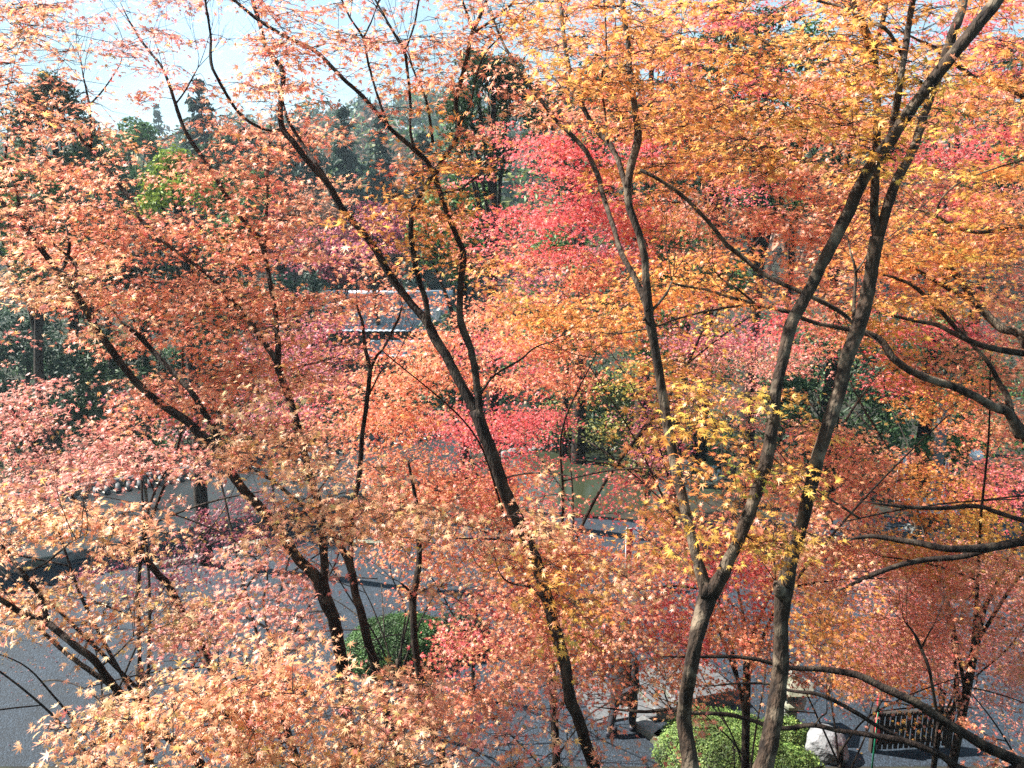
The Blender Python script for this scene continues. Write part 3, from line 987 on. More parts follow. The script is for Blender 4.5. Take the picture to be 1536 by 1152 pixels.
total = 0
for t in trees:
    base = t["paths"][0][1][0, :3]
    base = np.array([base[0], base[1], ground_h(base[0], base[1])])
    root = thing("maple_tree", t["label"], "tree", base, "autumn maples on the slope and in the court")
    for nm, s in t["paths"]:
        tb = Tubes()
        tb.add(s[:, :3], s[:, 3], 10 if s[:, 3].max() > 0.02 else 6, 0.05 if t["near"] else 0.0)
        link(nm, tb.mesh(nm, t["bark"]), root)
    lv = Leaves()
    tw = Tubes()
    for (c, R, nrm, key, kind, n, lr), sk in t["pads"]:
        # twig from the limb to the spray
        a = sk[0, :3]
        L = np.linalg.norm(c - a)
        if L > 0.04:
            tw.add(sk[:, :3], sk[:, 3], 4)
        out = unit(c - a)
        u = np.cross(nrm, np.array([out[0], out[1], 0.01]))
        u = unit(u)
        v = np.cross(u, nrm)
        ntw = 5 if kind == 0 else 3
        ends = []
        for q in range(ntw):
            an = rng.uniform(0, 2 * math.pi)
            e = c + R * rng.uniform(.6, 1.0) * (math.cos(an) * u + math.sin(an) * v) - np.array([0, 0, 0.12 * R])
            ends.append(e)
            m2 = (c + e) / 2 + np.array([0, 0, 0.05 * R]) + rng.normal(0, .06 * R, 3)
            if kind < 2:
                tw.add(np.array([c, m2, e]), np.array([0.0022, 0.0016, 0.0009]), 3)
        # leaves gather along those twiglets
        ends = np.array(ends)
        w = rng.integers(0, ntw, n)
        f = rng.uniform(0.05, 1.12, n) ** 0.75
        pos = c + (ends[w] - c) * f[:, None]
        spread = rng.normal(0, 0.30 * R, (n, 2))
        pos = pos + spread[:, :1] * u + spread[:, 1:] * v + nrm * rng.normal(0, 0.045 * R + 0.012, (n, 1))
        nn = nrm * 0.85 + rng.normal(0, 0.38, (n, 3)) + np.array([0, -0.12, 0.0])
        col = pick_cols(key, n)
        shift = rng.uniform(.85, 1.15)
        col = np.clip(col * np.array([1.0, shift, shift]), .005, .9)
        tip = None
        if kind == 0:
            tip = np.clip(col * np.array([0.98, 0.80, 0.85]), 0, 1)
        sz = lr * np.clip(rng.normal(.9, .24, n), .4, 1.5)
        aim = pos - c
        lv.add(kind, pos, nn, sz, col, tip, unit(aim) + np.array([0, 0, -0.15]))
    total += lv.count()
    for nm, s in t["paths"]:                 # bare wands at the limb ends
        if t["near"] and nm == "limb" and s[-1, 3] < 0.012:
            for _ in range(3):
                i = len(s) - 1 - int(rng.integers(0, max(1, len(s) // 4)))
                dd = unit(s[-1, :3] - s[max(0, len(s) - 5), :3])
                grow(tw, s[i, :3], dd + rng.normal(0, .35, 3), rng.uniform(.25, .5), 0.003, 2, .45, .15)
    if lv.count():
        link("crown", lv.mesh("crown", LEAF, tw, TWIG), root)
open("/tmp/stats.txt","w").write(f"{total} {len(pads)} {ns}") if False else None

# ------------------------------------------------------------------ evergreens and other trees behind
EG = {
    'dark': [(0.018, 0.040, 0.018), (0.040, 0.075, 0.028), (0.070, 0.115, 0.045)],
    'blue': [(0.014, 0.034, 0.024), (0.028, 0.058, 0.036), (0.050, 0.085, 0.050)],
    'mid': [(0.040, 0.095, 0.026), (0.078, 0.165, 0.042), (0.14, 0.22, 0.06)],
    'lime': [(0.12, 0.19, 0.035), (0.22, 0.30, 0.05), (0.34, 0.38, 0.07)],
    'olive': [(0.07, 0.085, 0.025), (0.13, 0.14, 0.04), (0.22, 0.20, 0.06)],
    'rust': [(0.30, 0.13, 0.09), (0.42, 0.20, 0.12), (0.26, 0.18, 0.12)],
    'rose': [(0.28, 0.055, 0.085), (0.36, 0.08, 0.11), (0.18, 0.035, 0.06)],
    'azalea': [(0.036, 0.085, 0.02), (0.115, 0.19, 0.045), (0.27, 0.33, 0.085)],  # lightest tone raised to paint the sunlit top into the leaf colour
    'hedge': [(0.02, 0.055, 0.016), (0.05, 0.11, 0.03), (0.09, 0.16, 0.042)],
}


def eg_cols(key, n):
    w = rng.dirichlet([1.6, 1.6, 0.8], size=n)
    c = w @ np.array(EG[key])
    return np.clip(c * rng.uniform(.7, 1.3, (n, 1)), .003, .9)


def clump_leaves(lv, centres, rads, per, size, key, squash=0.75, kind=3):
    for c, r in zip(centres, rads):
        d = unit(rng.normal(size=(per, 3)) + np.array([0, -0.1, 0.45]))
        rr = r * rng.uniform(.55, 1.08, (per, 1))
        pos = c + d * rr * np.array([1, 1, squash])
        nn = d * 0.8 + np.array([0, 0, .35]) + rng.normal(0, .45, (per, 3))
        col = eg_cols(key, per) * rng.uniform(.75, 1.25)
        lv.add(kind, pos, nn, size * rng.uniform(.6, 1.25, per), np.clip(col, .003, .9))


def broadleaf(label, px, d, top, wpx, bot, key, name="evergreen_tree", ncl=46, per=150, size=0.10, cat="tree", group=None, hollow=0.5, trunk=True, bark=None):
    """round-crowned tree: crown between photo rows top and bot, wpx wide, d metres out"""
    hi, lo = P(px, top, d), P(px, bot, d)
    X, Y = float(hi[0]), float(hi[1])
    gz = float(ground_h(X, Y))
    z1, z0 = float(hi[2]), max(float(lo[2]), gz + 0.15)
    W = wpx * d / F / 2
    root = thing(name, label, cat, (X, Y, gz), group)
    cen, rad = [], []
    for _ in range(ncl):
        v = unit(rng.normal(size=3))
        s = rng.uniform(hollow, 1.0) ** 0.6
        t = (v[2] * s + 1) / 2
        wid = 0.55 + 0.45 * math.sin(math.pi * min(1, max(0, 0.15 + 0.8 * t)))
        cen.append([X + v[0] * s * W * wid * .86, Y + v[1] * s * W * wid * .86, z0 + t * (z1 - z0) * .94])
        rad.append(rng.uniform(.16, .30) * W + .1)
    cen = np.array(cen)
    lv = Leaves()
    clump_leaves(lv, cen, rad, per, size, key)
    link("crown", lv.mesh("crown", EVERGREEN), root)
    if trunk:
        tb = Tubes()
        zt = z0 + .75 * (z1 - z0)
        r0 = 0.03 + 0.016 * (z1 - gz)
        q = [[X + rng.normal(0, .03) * k, Y + rng.normal(0, .03) * k, gz - .2 + (zt - gz + .2) * k / 5, r0 * (1 - .15 * k)] for k in range(6)]
        s = spline(np.array(q), .4)
        tb.add(s[:, :3], s[:, 3], 8)
        t2 = Tubes()
        for i in rng.choice(ncl, min(ncl, 9), replace=False):
            k = int(np.clip((cen[i][2] - gz) / (zt - gz + .01) * .7, .15, .95) * (len(s) - 1))
            a = s[k]
            mid = (a[:3] + cen[i]) / 2 + np.array([0, 0, .1])
            q = spline(np.array([[*a[:3], a[3] * .5], [*mid, a[3] * .35], [*cen[i], .01]]), .3)
            t2.add(q[:, :3], q[:, 3], 5)
        link("trunk", tb.mesh("trunk", bark or BARK), root)
        link("branches", t2.mesh("branches", bark or BARK), root)
    return root


def conifer(label, px, d, top, wpx, base_z=None, key='blue', layers=26, per=26, size=0.5, name="cedar_tree", group="tall conifers beyond the court"):
    hi = P(px, top, d)
    X, Y, z1 = [float(v) for v in hi]
    gz = float(ground_h(X, Y))
    root = thing(name, label, "tree", (X, Y, gz), group)
    H = z1 - gz
    W = wpx * d / F / 2
    lv = Leaves()
    z0 = gz + H * .12
    for k in range(layers):
        u = (k + rng.uniform(-.3, .3)) / layers
        z = z0 + (z1 - z0) * u
        R = W * (1 - u) ** .75 * rng.uniform(.75, 1.12) + .1
        nb = max(4, int(11 * (1 - u) + 3))
        for b in range(nb):
            a = rng.uniform(0, 6.283)
            m = max(5, int(per * (0.4 + 0.6 * (1 - u))))
            f = rng.uniform(.15, 1, m)
            rr = R * rng.uniform(.75, 1.1)
            sp = 0.16 * rr
            pos = np.column_stack([X + np.cos(a) * f * rr + rng.normal(0, sp, m), Y + np.sin(a) * f * rr + rng.normal(0, sp, m), z - .30 * f * rr + rng.normal(0, sp * .5, m)])
            nn = np.array([math.cos(a) * .5, math.sin(a) * .5, .8]) + rng.normal(0, .45, (m, 3))
            lv.add(3, pos, nn, size * rng.uniform(.5, 1.1, m), np.clip(eg_cols(key, m) * rng.uniform(.7, 1.3), .003, .9))
    link("crown", lv.mesh("crown", EVERGREEN), root)
    tb = Tubes()
    r0 = .05 + .014 * H
    tb.add(np.array([[X, Y, gz - .3], [X + .1, Y, gz + H * .5], [X, Y, gz + H * .97]]), np.array([r0, r0 * .6, .04]), 8)
    link("trunk", tb.mesh("trunk", BARK), root)
    return root


# tall evergreens right behind the maples
BG = "evergreen trees behind the maples"
broadleaf("glossy evergreen tree left of the crimson maple, sky showing through its crown", 735, 19, 60, 170, 265, 'dark', ncl=44, per=190, size=.075, group=BG)
broadleaf("lower glossy evergreen under the tall one, left of the crimson maple", 690, 21, 265, 170, 420, 'mid', ncl=34, per=170, size=.08, group=BG)
broadleaf("dark evergreen tree at the far upper left behind salmon leaves", 70, 24, 95, 130, 300, 'dark', ncl=40, per=150, size=.09, group=BG)
broadleaf("tall evergreen whose top shows at the upper right beside the pink sprays", 1165, 20, -20, 190, 330, 'dark', ncl=44, per=150, size=.085, group=BG)
broadleaf("tall evergreen behind the two forked trunks at the very top", 985, 22, -10, 230, 330, 'dark', ncl=44, per=150, size=.09, group=BG)
broadleaf("evergreen behind the leaning pale limb, bits of white sky in it", 1290, 21, 40, 180, 360, 'blue', ncl=36, per=140, size=.09, group=BG)
broadleaf("evergreen at the upper right edge behind scarlet maple sprays", 1450, 22, 95, 200, 380, 'mid', ncl=36, per=140, size=.09, group=BG)
broadleaf("dark evergreen showing through gaps in the middle of the maples", 1030, 19, 320, 210, 600, 'mid', ncl=44, per=150, size=.08, group=BG)
broadleaf("green evergreen behind the tiled roof, right of it", 850, 26, 330, 210, 560, 'mid', ncl=44, per=150, size=.10, group=BG)
broadleaf("deep green evergreen in the shade right of the tall pale trunk", 1270, 20, 470, 230, 740, 'dark', ncl=54, per=170, size=.08, group=BG)
broadleaf("deep green evergreen with lighter tips behind the white lamp", 1430, 23, 470, 200, 730, 'mid', ncl=44, per=150, size=.09, group=BG)
broadleaf("shaded evergreen behind the cream wall at the left edge", 20, 24, 440, 230, 700, 'blue', ncl=54, per=170, size=.09, group=BG)
broadleaf("shaded evergreen with bright tips behind the cream wall", 160, 25, 480, 190, 690, 'dark', ncl=44, per=150, size=.09, group=BG)
broadleaf("dark evergreen left of the yellow-green tree", 190, 27, 300, 150, 440, 'blue', ncl=34, per=130, size=.10, group=BG)
broadleaf("dark evergreen behind the cream wall near its right end", 330, 26, 500, 210, 720, 'blue', ncl=44, per=150, size=.09, group=BG)
broadleaf("small silvery-green evergreen above the peach maple", 345, 22, 325, 80, 400, 'mid', ncl=22, per=120, size=.08, group=BG)
broadleaf("dark evergreen right of the tiled roof, low in the gaps", 690, 30, 440, 170, 640, 'dark', ncl=36, per=130, size=.11, group=BG)
broadleaf("yellow-green leafy tree lit by the sun, upper left", 255, 17, 225, 150, 350, 'lime', name="yellow_green_tree", ncl=26, per=110, size=.06, hollow=.25)
broadleaf("olive-green maple leaning over the far bank of the pond", 915, 27, 560, 190, 690, 'olive', name="olive_maple_tree", ncl=34, per=160, size=.075)
broadleaf("dark green bush at the left end of the far pond bank", 830, 29, 620, 110, 700, 'dark', name="bush", ncl=24, per=130, size=.08, cat="bush", trunk=False)
broadleaf("pale olive and rose tree with green trunk in front of the pond", 975, 20.3, 640, 120, 715, 'olive', name="pond_side_tree", ncl=24, per=130, size=.05, bark=MOSS_BARK, hollow=.2)
broadleaf("rusty thin-leaved tree in the hazy middle distance", 465, 34, 285, 110, 400, 'rust', name="rusty_tree", ncl=26, per=110, size=.09, hollow=.2)
broadleaf("rose-red tree left of the rusty one in the haze", 415, 36, 300, 60, 390, 'rose', name="rose_red_tree", ncl=20, per=90, size=.10, hollow=.2)
broadleaf("dark magenta tree at the foot of the hazy conifers", 560, 36, 300, 150, 400, 'rose', name="magenta_tree", ncl=28, per=110, size=.10, hollow=.2)
broadleaf("second dark magenta tree above the tiled roof", 505, 33, 345, 90, 430, 'rose', name="magenta_tree", ncl=24, per=90, size=.10, hollow=.2)
broadleaf("tall dark evergreen behind the crimson sprays at the very top", 1085, 24, -20, 170, 300, 'dark', ncl=44, per=150, size=.10, group=BG)
broadleaf("tall evergreen behind the orange canopy left of the leaning limb", 1215, 25, 20, 190, 320, 'mid', ncl=44, per=150, size=.10, group=BG)
broadleaf("dark evergreen crowded behind the crimson maple", 880, 24, 20, 190, 330, 'dark', ncl=44, per=150, size=.10, group=BG)
broadleaf("dark tall evergreen in the top right corner", 1520, 25, 20, 200, 330, 'dark', ncl=40, per=150, size=.10, group=BG)
broadleaf("fresh green tree at the left edge below the salmon sprays", 25, 21, 230, 150, 420, 'mid', ncl=36, per=150, size=.09, group=BG)
broadleaf("dark evergreen low behind the left sweeping limb", 120, 26, 330, 160, 480, 'dark', ncl=36, per=150, size=.10, group=BG)
broadleaf("dark evergreen low behind the peach maple", 300, 28, 370, 190, 540, 'dark', ncl=40, per=150, size=.10, group=BG)
broadleaf("dark evergreen low behind the rusty tree", 440, 31, 400, 150, 560, 'blue', ncl=36, per=150, size=.11, group=BG)
broadleaf("bushy evergreen against the sky right of the yellow-green tree", 365, 40, 240, 130, 400, 'mid', ncl=36, per=150, size=.14, group=BG)
broadleaf("added dark evergreen thicket for the deep shade beyond the pond", 905, 31, 585, 240, 700, 'dark', ncl=44, per=160, size=.10, group=BG)  # added to darken the far bank and what the pond reflects
broadleaf("rounded green tree on the slope just left of the lone cedar", 190, 46, 175, 150, 330, 'mid', ncl=40, per=150, size=.16, group=BG)
broadleaf("dark green tree on the slope at the foot of the lone cedar", 350, 50, 185, 150, 330, 'dark', ncl=40, per=150, size=.17, group=BG)
broadleaf("dark rounded tree on the slope above the glossy evergreen", 430, 48, 190, 140, 340, 'blue', ncl=40, per=150, size=.17, group=BG)
broadleaf("dark green tree behind the salmon slope near the left edge", 130, 36, 190, 130, 360, 'dark', ncl=40, per=150, size=.12, group=BG)
# hazy conifers
conifer("dark lone cedar against the sky, upper left", 297, 64, 112, 150, per=34, size=.6)
conifer("broad hazy cedar at the left of the blue-green stand", 515, 58, 150, 120)
conifer("tallest hazy cedar of the blue-green stand in the middle", 570, 60, 168, 130)
conifer("hazy cedar at the right of the blue-green stand", 632, 57, 190, 130)
conifer("hazy cedar low behind the glossy evergreen", 690, 62, 215, 120)
conifer("hazy cedar at the far left of the stand, half behind the curved limb", 455, 75, 205, 90)
conifer("small pointed conifer on the far hill, upper left", 234, 150, 150, 22, layers=14, per=14, size=.9)

# trees on the hills, too many and too far to tell apart
lv = Leaves()
kk = 0
for _ in range(1500):
    y = rng.uniform(70, 300)
    x = rng.uniform(-.78, .78) * y
    h = rng.uniform(6, 12)
    W = rng.uniform(2.2, 4.2)
    gz = float(ground_h(x, y))
    m = int(np.clip(6500 / y, 26, 80))
    d = unit(rng.normal(size=(m, 3)) + np.array([0, -.3, .5]))
    pos = np.array([x, y, gz + h * .55]) + d * np.array([W, W, h * .5]) * rng.uniform(.6, 1.05, (m, 1))
    key = ['blue', 'dark', 'mid', 'dark', 'olive', 'blue', 'rust'][int(rng.integers(0, 7)) if rng.random() < .9 else 6]
    col = np.clip(eg_cols(key, m) * rng.uniform(.7, 1.3), .003, .9)
    lv.add(3, pos, d + rng.normal(0, .5, (m, 3)), rng.uniform(.5, 1.0, m) * (.45 + y * .004), col)
fo = struct("forest", lv.mesh("forest", EVERGREEN), "stuff")

# low evergreen undergrowth between the trees, behind wall and pond
lv = Leaves()
for _ in range(620):
    y = rng.uniform(23.5, 62)
    x = rng.uniform(-.8, .8) * y
    if (x - 3.0) ** 2 / 17 + (y - 24.3) ** 2 / 14 < 1 or (y < 23.5 + .66 * (x + 4) and x < -2 and y - 19.7 < (x + 7.9) * .666 + 1):
        continue
    if abs(x + 6.2) < 4.4 and 34.5 < y < 43.5:
        continue
    w, h = rng.uniform(.6, 1.5), rng.uniform(.6, 1.9)
    m = int(rng.integers(70, 130))
    d = unit(rng.normal(size=(m, 3)) + np.array([0, -.2, .6]))
    pos = np.array([x, y, float(ground_h(x, y)) + h * .4]) + d * np.array([w, w, h * .6]) * rng.uniform(.55, 1.05, (m, 1))
    key = ['dark', 'blue', 'mid', 'dark'][int(rng.integers(0, 4))]
    lv.add(3, pos, d + rng.normal(0, .5, (m, 3)), .13 * rng.uniform(.6, 1.3, m), eg_cols(key, m))
struct("undergrowth", lv.mesh("undergrowth", EVERGREEN), "stuff")

# ------------------------------------------------------------------ walls, roofs
WD = unit(np.array([0.832, 0.554, 0.0]))
WN = np.array([0.554, -0.832, 0.0])
w0 = G(300, 797)
wa, wb = w0 - WD * 11.0, w0 + WD * 8.5


def wall_frame(s, h, off):
    p = w0 + WD * s + WN * off
    return (p[0], p[1], h)


root = thing("plaster_wall", "low cream plaster garden wall with dark tile coping behind the gravel", "wall", w0)
ang = math.atan2(WD[1], WD[0])
bm = bmesh.new()
for k in range(6):                            # bays parted by thin posts
    s = -11 + 3.25 * (k + .5)
    box_bm(bm, wall_frame(s, .82, 0), (3.245, .26, 1.44), ang)
link("wall", bm_mesh("wall", bm, PLASTER), root)
bm = bmesh.new()
box_bm(bm, wall_frame(-1.25, .07, 0), (19.6, .36, .3), ang, .01)
link("plinth", bm_mesh("plinth", bm, STONE), root)
for k in range(1, 6):
    bm = bmesh.new()
    box_bm(bm, wall_frame(-11 + 3.25 * k, .8, .0), (.07, .285, 1.5), ang)
    link("post", bm_mesh("post", bm, WOOD), root)
tb = Tubes()
bm = bmesh.new()
n = 78
for k in range(n):                            # coping tiles, two slopes
    s = -11 + 19.5 * (k + .5) / n
    for sg in (-1, 1):
        a, b = np.array(wall_frame(s, 1.76, sg * .02)), np.array(wall_frame(s, 1.60, sg * .30))
        tb.add(np.array([a, b]), np.array([.075, .075]), 8)
tb.add(np.array([wall_frame(-11, 1.80, 0), wall_frame(8.5, 1.80, 0)]), np.array([.085, .085]), 10)
link("coping", tb.mesh("coping", TILE_DARK), root)


def tile_slope(p_ridge, along, down, length, run, pitch=.27, row=.26):
    """a pan-and-roll tiled slope as one wavy sheet; along and down are unit vectors"""
    nrm = np.cross(along, down)
    if nrm[2] < 0:
        nrm = -nrm
    nu = int(length / pitch * 8)
    rows = int(run / row)
    U = np.linspace(0, length, nu + 1)
    prof = .045 * np.abs(np.sin(np.pi * U / pitch)) ** .6
    V, Q = [], []
    base = 0
    for r in range(rows):
        for v, lift in ((r * row, -.012), ((r + 1) * row + .015, .018)):
            V.append(p_ridge + along * U[:, None] + down * v + nrm * (prof + lift)[:, None])
        i = np.arange(nu) + base
        Q.append(np.stack([i, i + 1, i + 1 + nu + 1, i + nu + 1], -1))
        base += 2 * (nu + 1)
        # the step at each row's lower lip
        if r:
            j = np.arange(nu) + base - 3 * (nu + 1)
            k2 = np.arange(nu) + base - 2 * (nu + 1)
            Q.append(np.stack([j, j + 1, k2 + 1, k2], -1))
    return np.concatenate(V), np.concatenate(Q)


root = thing("tiled_house", "low house with a grey tiled roof glimpsed between the maples", "house", (P(578, 470, 38)[0], 39.5, 0))
bx, by = float(root.location.x), 39.5
bm = bmesh.new()
box_bm(bm, (bx, by, 1.5), (5.2, 5.0, 3.0))
link("wall", bm_mesh("wall", bm, WOOD), root)
bm = bmesh.new()
for k in range(7):
    box_bm(bm, (bx - 2.5 + .83 * k, by - 2.53, 1.5), (.14, .08, 3.0))
link("timber_frame", bm_mesh("timber_frame", bm, WOOD_DARK), root)
ax = np.array([1.0, 0, 0])
for nm, sg in (("roof", -1), ("roof", 1)):
    dn = unit(np.array([0, sg * 1.0, -0.46]))
    v, q = tile_slope(np.array([bx - 3.1, by, 4.5]), ax, dn, 6.2, 3.5)
    link(nm, mesh_np(nm, v, None, q, [TILE], True), root)
tb = Tubes()
tb.add(np.array([[bx - 3.2, by, 4.62], [bx, by, 4.58], [bx + 3.2, by, 4.62]]), np.array([.19, .19, .19]), 10)
link("ridge", tb.mesh("ridge", TILE), root)
for sg in (-1, 1):
    bm = bmesh.new()
    box_bm(bm, (bx + sg * 2.62, by, 3.55), (.12, 4.4, .9))
    link("gable", bm_mesh("gable", bm, PLASTER), root)
dn = unit(np.array([0, -1.0, -0.36]))
v, q = tile_slope(np.array([bx - .4, by - 3.6, 2.75]), ax, dn, 3.4, 1.6)
link("porch_roof", mesh_np("porch_roof", v, None, q, [TILE], True), root)

# ------------------------------------------------------------------ stones
def rock_mesh(name, size, mat, seed, sub=3, flat=.25):
    bm = bmesh.new()
    bmesh.ops.create_icosphere(bm, subdivisions=sub, radius=1.0)
    r = np.random.default_rng(seed)
    planes = [(unit(r.normal(size=3)), r.uniform(.62, .9)) for _ in range(11)]
    ph = r.uniform(0, 6, 6)
    for v in bm.verts:
        p = np.array(v.co)
        for nn, dd in planes:
            e = p @ nn - dd
            if e > 0:
                p = p - nn * e * .9
        p = p * (1 + .035 * math.sin(7 * p[0] + ph[0]) * math.sin(8 * p[1] + ph[1]) + .03 * math.sin(13 * p[2] + ph[2] + 5 * p[0]))
        if p[2] < -flat:
            p[2] = -flat
        v.co = (p[0] * size[0], p[1] * size[1], p[2] * size[2])
    return bm_mesh(name, bm, mat, False)


g = G(1240, 1138)
o = link("boulder", rock_mesh("boulder", (.36, .34, .42), BOULDER, 5, 4), None, (g[0], g[1] + .1, .06))
tag(o, "pale craggy boulder on the gravel beside the clipped azaleas", "rock")
g = G(1196, 1128)
o = link("flat_stone", rock_mesh("flat_stone", (.28, .22, .10), BOULDER, 8, 3), None, (g[0], g[1], .02))
tag(o, "flat pale stone between the boulder and the azalea", "rock")
for i in range(16):
    a = math.radians(50 + i * 6.2)
    rr = 1 + 0.13 * math.sin(3 * a + 1) + 0.07 * math.sin(5 * a)
    s = rng.uniform(.16, .28)
    o = link("bank_stone", rock_mesh("bank_stone", (s, s * .8, s * .8), STONE, 20 + i, 2), None, (pc[0] + 3.75 * rr * math.cos(a), pc[1] + 3.35 * rr * math.sin(a), .05))
    tag(o, "grey stone in the row along the far bank of the pond", "stone", "stones edging the pond")

# stone lantern behind the tall pale trunk
g = G(1184, 1092)
root = thing("stone_lantern", "squat grey stone lantern half hidden behind the tall pale trunk", "lantern", (g[0], g[1], 0))
lx, ly = float(g[0]), float(g[1])


def part_lathe(name, prof, mat, n=6, dz=0):
    bm = bmesh.new()
    lathe_bm(bm, prof, (lx, ly, dz), n)
    return link(name, bm_mesh(name, bm, mat), root)


part_lathe("base", [(.24, 0), (.25, .06), (.20, .11), (.15, .13)], STONE, 6)
part_lathe("post", [(.12, .13), (.105, .26), (.105, .34), (.13, .42)], STONE, 12)
part_lathe("platform", [(.15, .42), (.25, .48), (.26, .53), (.18, .55)], MOSSY, 6)
bm = bmesh.new()
for k in range(4):
    a = math.pi / 4 + k * math.pi / 2
    box_bm(bm, (lx + .12 * math.cos(a), ly + .12 * math.sin(a), .64), (.06, .06, .18), 0, .006)
box_bm(bm, (lx, ly, .565), (.27, .27, .03), 0, .004)
box_bm(bm, (lx, ly, .735), (.27, .27, .02), 0, .004)
link("light_box", bm_mesh("light_box", bm, STONE), root)
part_lathe("roof", [(.27, .75), (.36, .78), (.37, .80), (.22, .88), (.10, .94)], MOSSY, 6)
part_lathe("finial", [(.05, .94), (.08, .98), (.085, 1.02), (.05, 1.07), (.01, 1.11)], STONE, 12)

# steps and paving where the person walks
E = unit(np.array([-.22, .73, 0]))            # along the step edges
A = np.array([E[1], -E[0], 0.0])              # up the steps, to the right
s0 = G(955, 1088)
root = thing("stone_steps", "low flight of pale granite steps in front of the walking person", "steps", s0)
an = math.atan2(A[1], A[0])
for k in range(3):
    bm = bmesh.new()
    L = 1.15
    ca = s0 + A * (.20 + .36 * k) + E * (L / 2)
    box_bm(bm, (ca[0], ca[1], .05 + .05 * k), (.39, L, .10 * (k + 1)), an, .012)
    me = bm_mesh("step", bm, GRANITE)
    me.materials.append(STONE)
    for p in me.polygons:
        if p.normal.z < .5:
            p.material_index = 1
    link("step", me, root)
bm = bmesh.new()
ca = s0 + A * 1.5 + E * .60
box_bm(bm, (ca[0], ca[1], .155), (.80, 1.2, .31), an, .015)
link("landing", bm_mesh("landing", bm, GRANITE), root)
bm = bmesh.new()
for j in range(2):
    q = s0 - A * .32 + E * (.50 + .64 * j)
    box_bm(bm, (q[0], q[1], .02), (.60, .625, .05), an, .008)
struct("stone_path", bm_mesh("stone_path", bm, GRANITE))
for i, (px, py, lab) in enumerate([(975, 1100, "grey kerb slab at the foot of the granite steps"), (1003, 1120, "mossy kerb stone beside the azalea, next to the grey slab"), (1030, 1145, "weathered kerb stone at the near corner of the azalea")]):
    q = G(px, py)
    bm = bmesh.new()
    box_bm(bm, (0, 0, .06), (.55, .26, .16), 0, .02)
    o = link("kerb_stone", bm_mesh("kerb_stone", bm, STONE if i == 0 else MOSSY), None, (q[0], q[1], 0))
    o.rotation_euler.z = math.radians(-52 + 6 * i)
    tag(o, lab, "kerb", "kerb stones round the azalea")
# dark stone edging in the gravel on the left
for i, (a, b, lab) in enumerate([((228, 853), (300, 840), "short dark stone edging in the gravel below the maroon maple"), ((336, 829), (402, 814), "dark stone edging in the gravel right of the maroon maple"), ((530, 818), (600, 820), "dark stone edging in the gravel behind the slender maple")]):
    p, q = G(*a), G(*b)
    m = (p + q) / 2
    bm = bmesh.new()
    box_bm(bm, (0, 0, .05), (float(np.linalg.norm(q - p)), .18, .15), 0, .015)
    o = link("stone_edging", bm_mesh("stone_edging", bm, MOSSY), None, (m[0], m[1], 0))
    o.rotation_euler.z = math.atan2(q[1] - p[1], q[0] - p[0])
    tag(o, lab, "edging", "stone edging in the gravel")

# ------------------------------------------------------------------ clipped shrubs
def clipped(label, cx, cy, rx, ry, h, key, n, size, rz=0.0, e=2.4):
    root = thing("clipped_shrub", label, "shrub", (cx, cy, float(ground_h(cx, cy))))
    lv = Leaves()
    u = rng.uniform(0, 2 * math.pi, n)
    t = rng.uniform(0, 1, n) ** .62
    r = t
    z = h * np.clip(1 - r ** e, 0, 1) ** (1 / e)
    lump = 1 + .05 * np.sin(u * 5 + 3 * r) + .04 * np.sin(u * 11 + 1)
    x = rx * r * np.cos(u) * lump
    y = ry * r * np.sin(u) * lump
    sk_ = rng.random(n) < .3                   # leaves down the skirt
    z = np.where(sk_, rng.uniform(.02, 1, n) * np.maximum(z, h * .4), z)
    x = np.where(sk_, rx * np.cos(u) * lump * np.clip(1 - (np.clip(z / h, 0, .999)) ** e, .02, 1) ** (1 / e), x)
    y = np.where(sk_, ry * np.sin(u) * lump * np.clip(1 - (np.clip(z / h, 0, .999)) ** e, .02, 1) ** (1 / e), y)
    c, s = math.cos(rz), math.sin(rz)
    gz = float(ground_h(cx, cy))
    jit = rng.normal(0, .022, (n, 3)) + (rng.random((n, 1)) < .04) * np.array([0, 0, 1.0]) * rng.uniform(.02, .09, (n, 1))
    pos = np.column_stack([cx + x * c - y * s, cy + x * s + y * c, gz + z]) + jit
    nn = np.column_stack([(x / rx ** 2) * c - (y / ry ** 2) * s, (x / rx ** 2) * s + (y / ry ** 2) * c, z / h ** 2 + .3]) * .6
    nn = unit(nn) + rng.normal(0, .45, (n, 3))
    patch = (1 + .3 * np.sin(x * 5 + y * 3) + .2 * np.sin(x * 13 - y * 9))[:, None]
    lv.add(3, pos, nn, size * rng.uniform(.6, 1.3, n), np.clip(eg_cols(key, n) * patch, .003, .9))
    link("leaves", lv.mesh("leaves", EVERGREEN), root)
    bm = bmesh.new()
    bmesh.ops.create_uvsphere(bm, u_segments=28, v_segments=14, radius=1.0)
    for v in bm.verts:
        p = v.co
        rr = math.hypot(p.x, p.y)
        zz = h * .93 * max(0, 1 - min(rr, 1) ** e) ** (1 / e) if p.z > 0 else -.05
        a = p.x * rx * .94, p.y * ry * .94
        v.co = (cx + a[0] * c - a[1] * s, cy + a[0] * s + a[1] * c, gz + zz)
    link("branches", bm_mesh("branches", bm, WOOD_DARK, True), root)  # added solid dark core behind the leaf shell, in place of branches


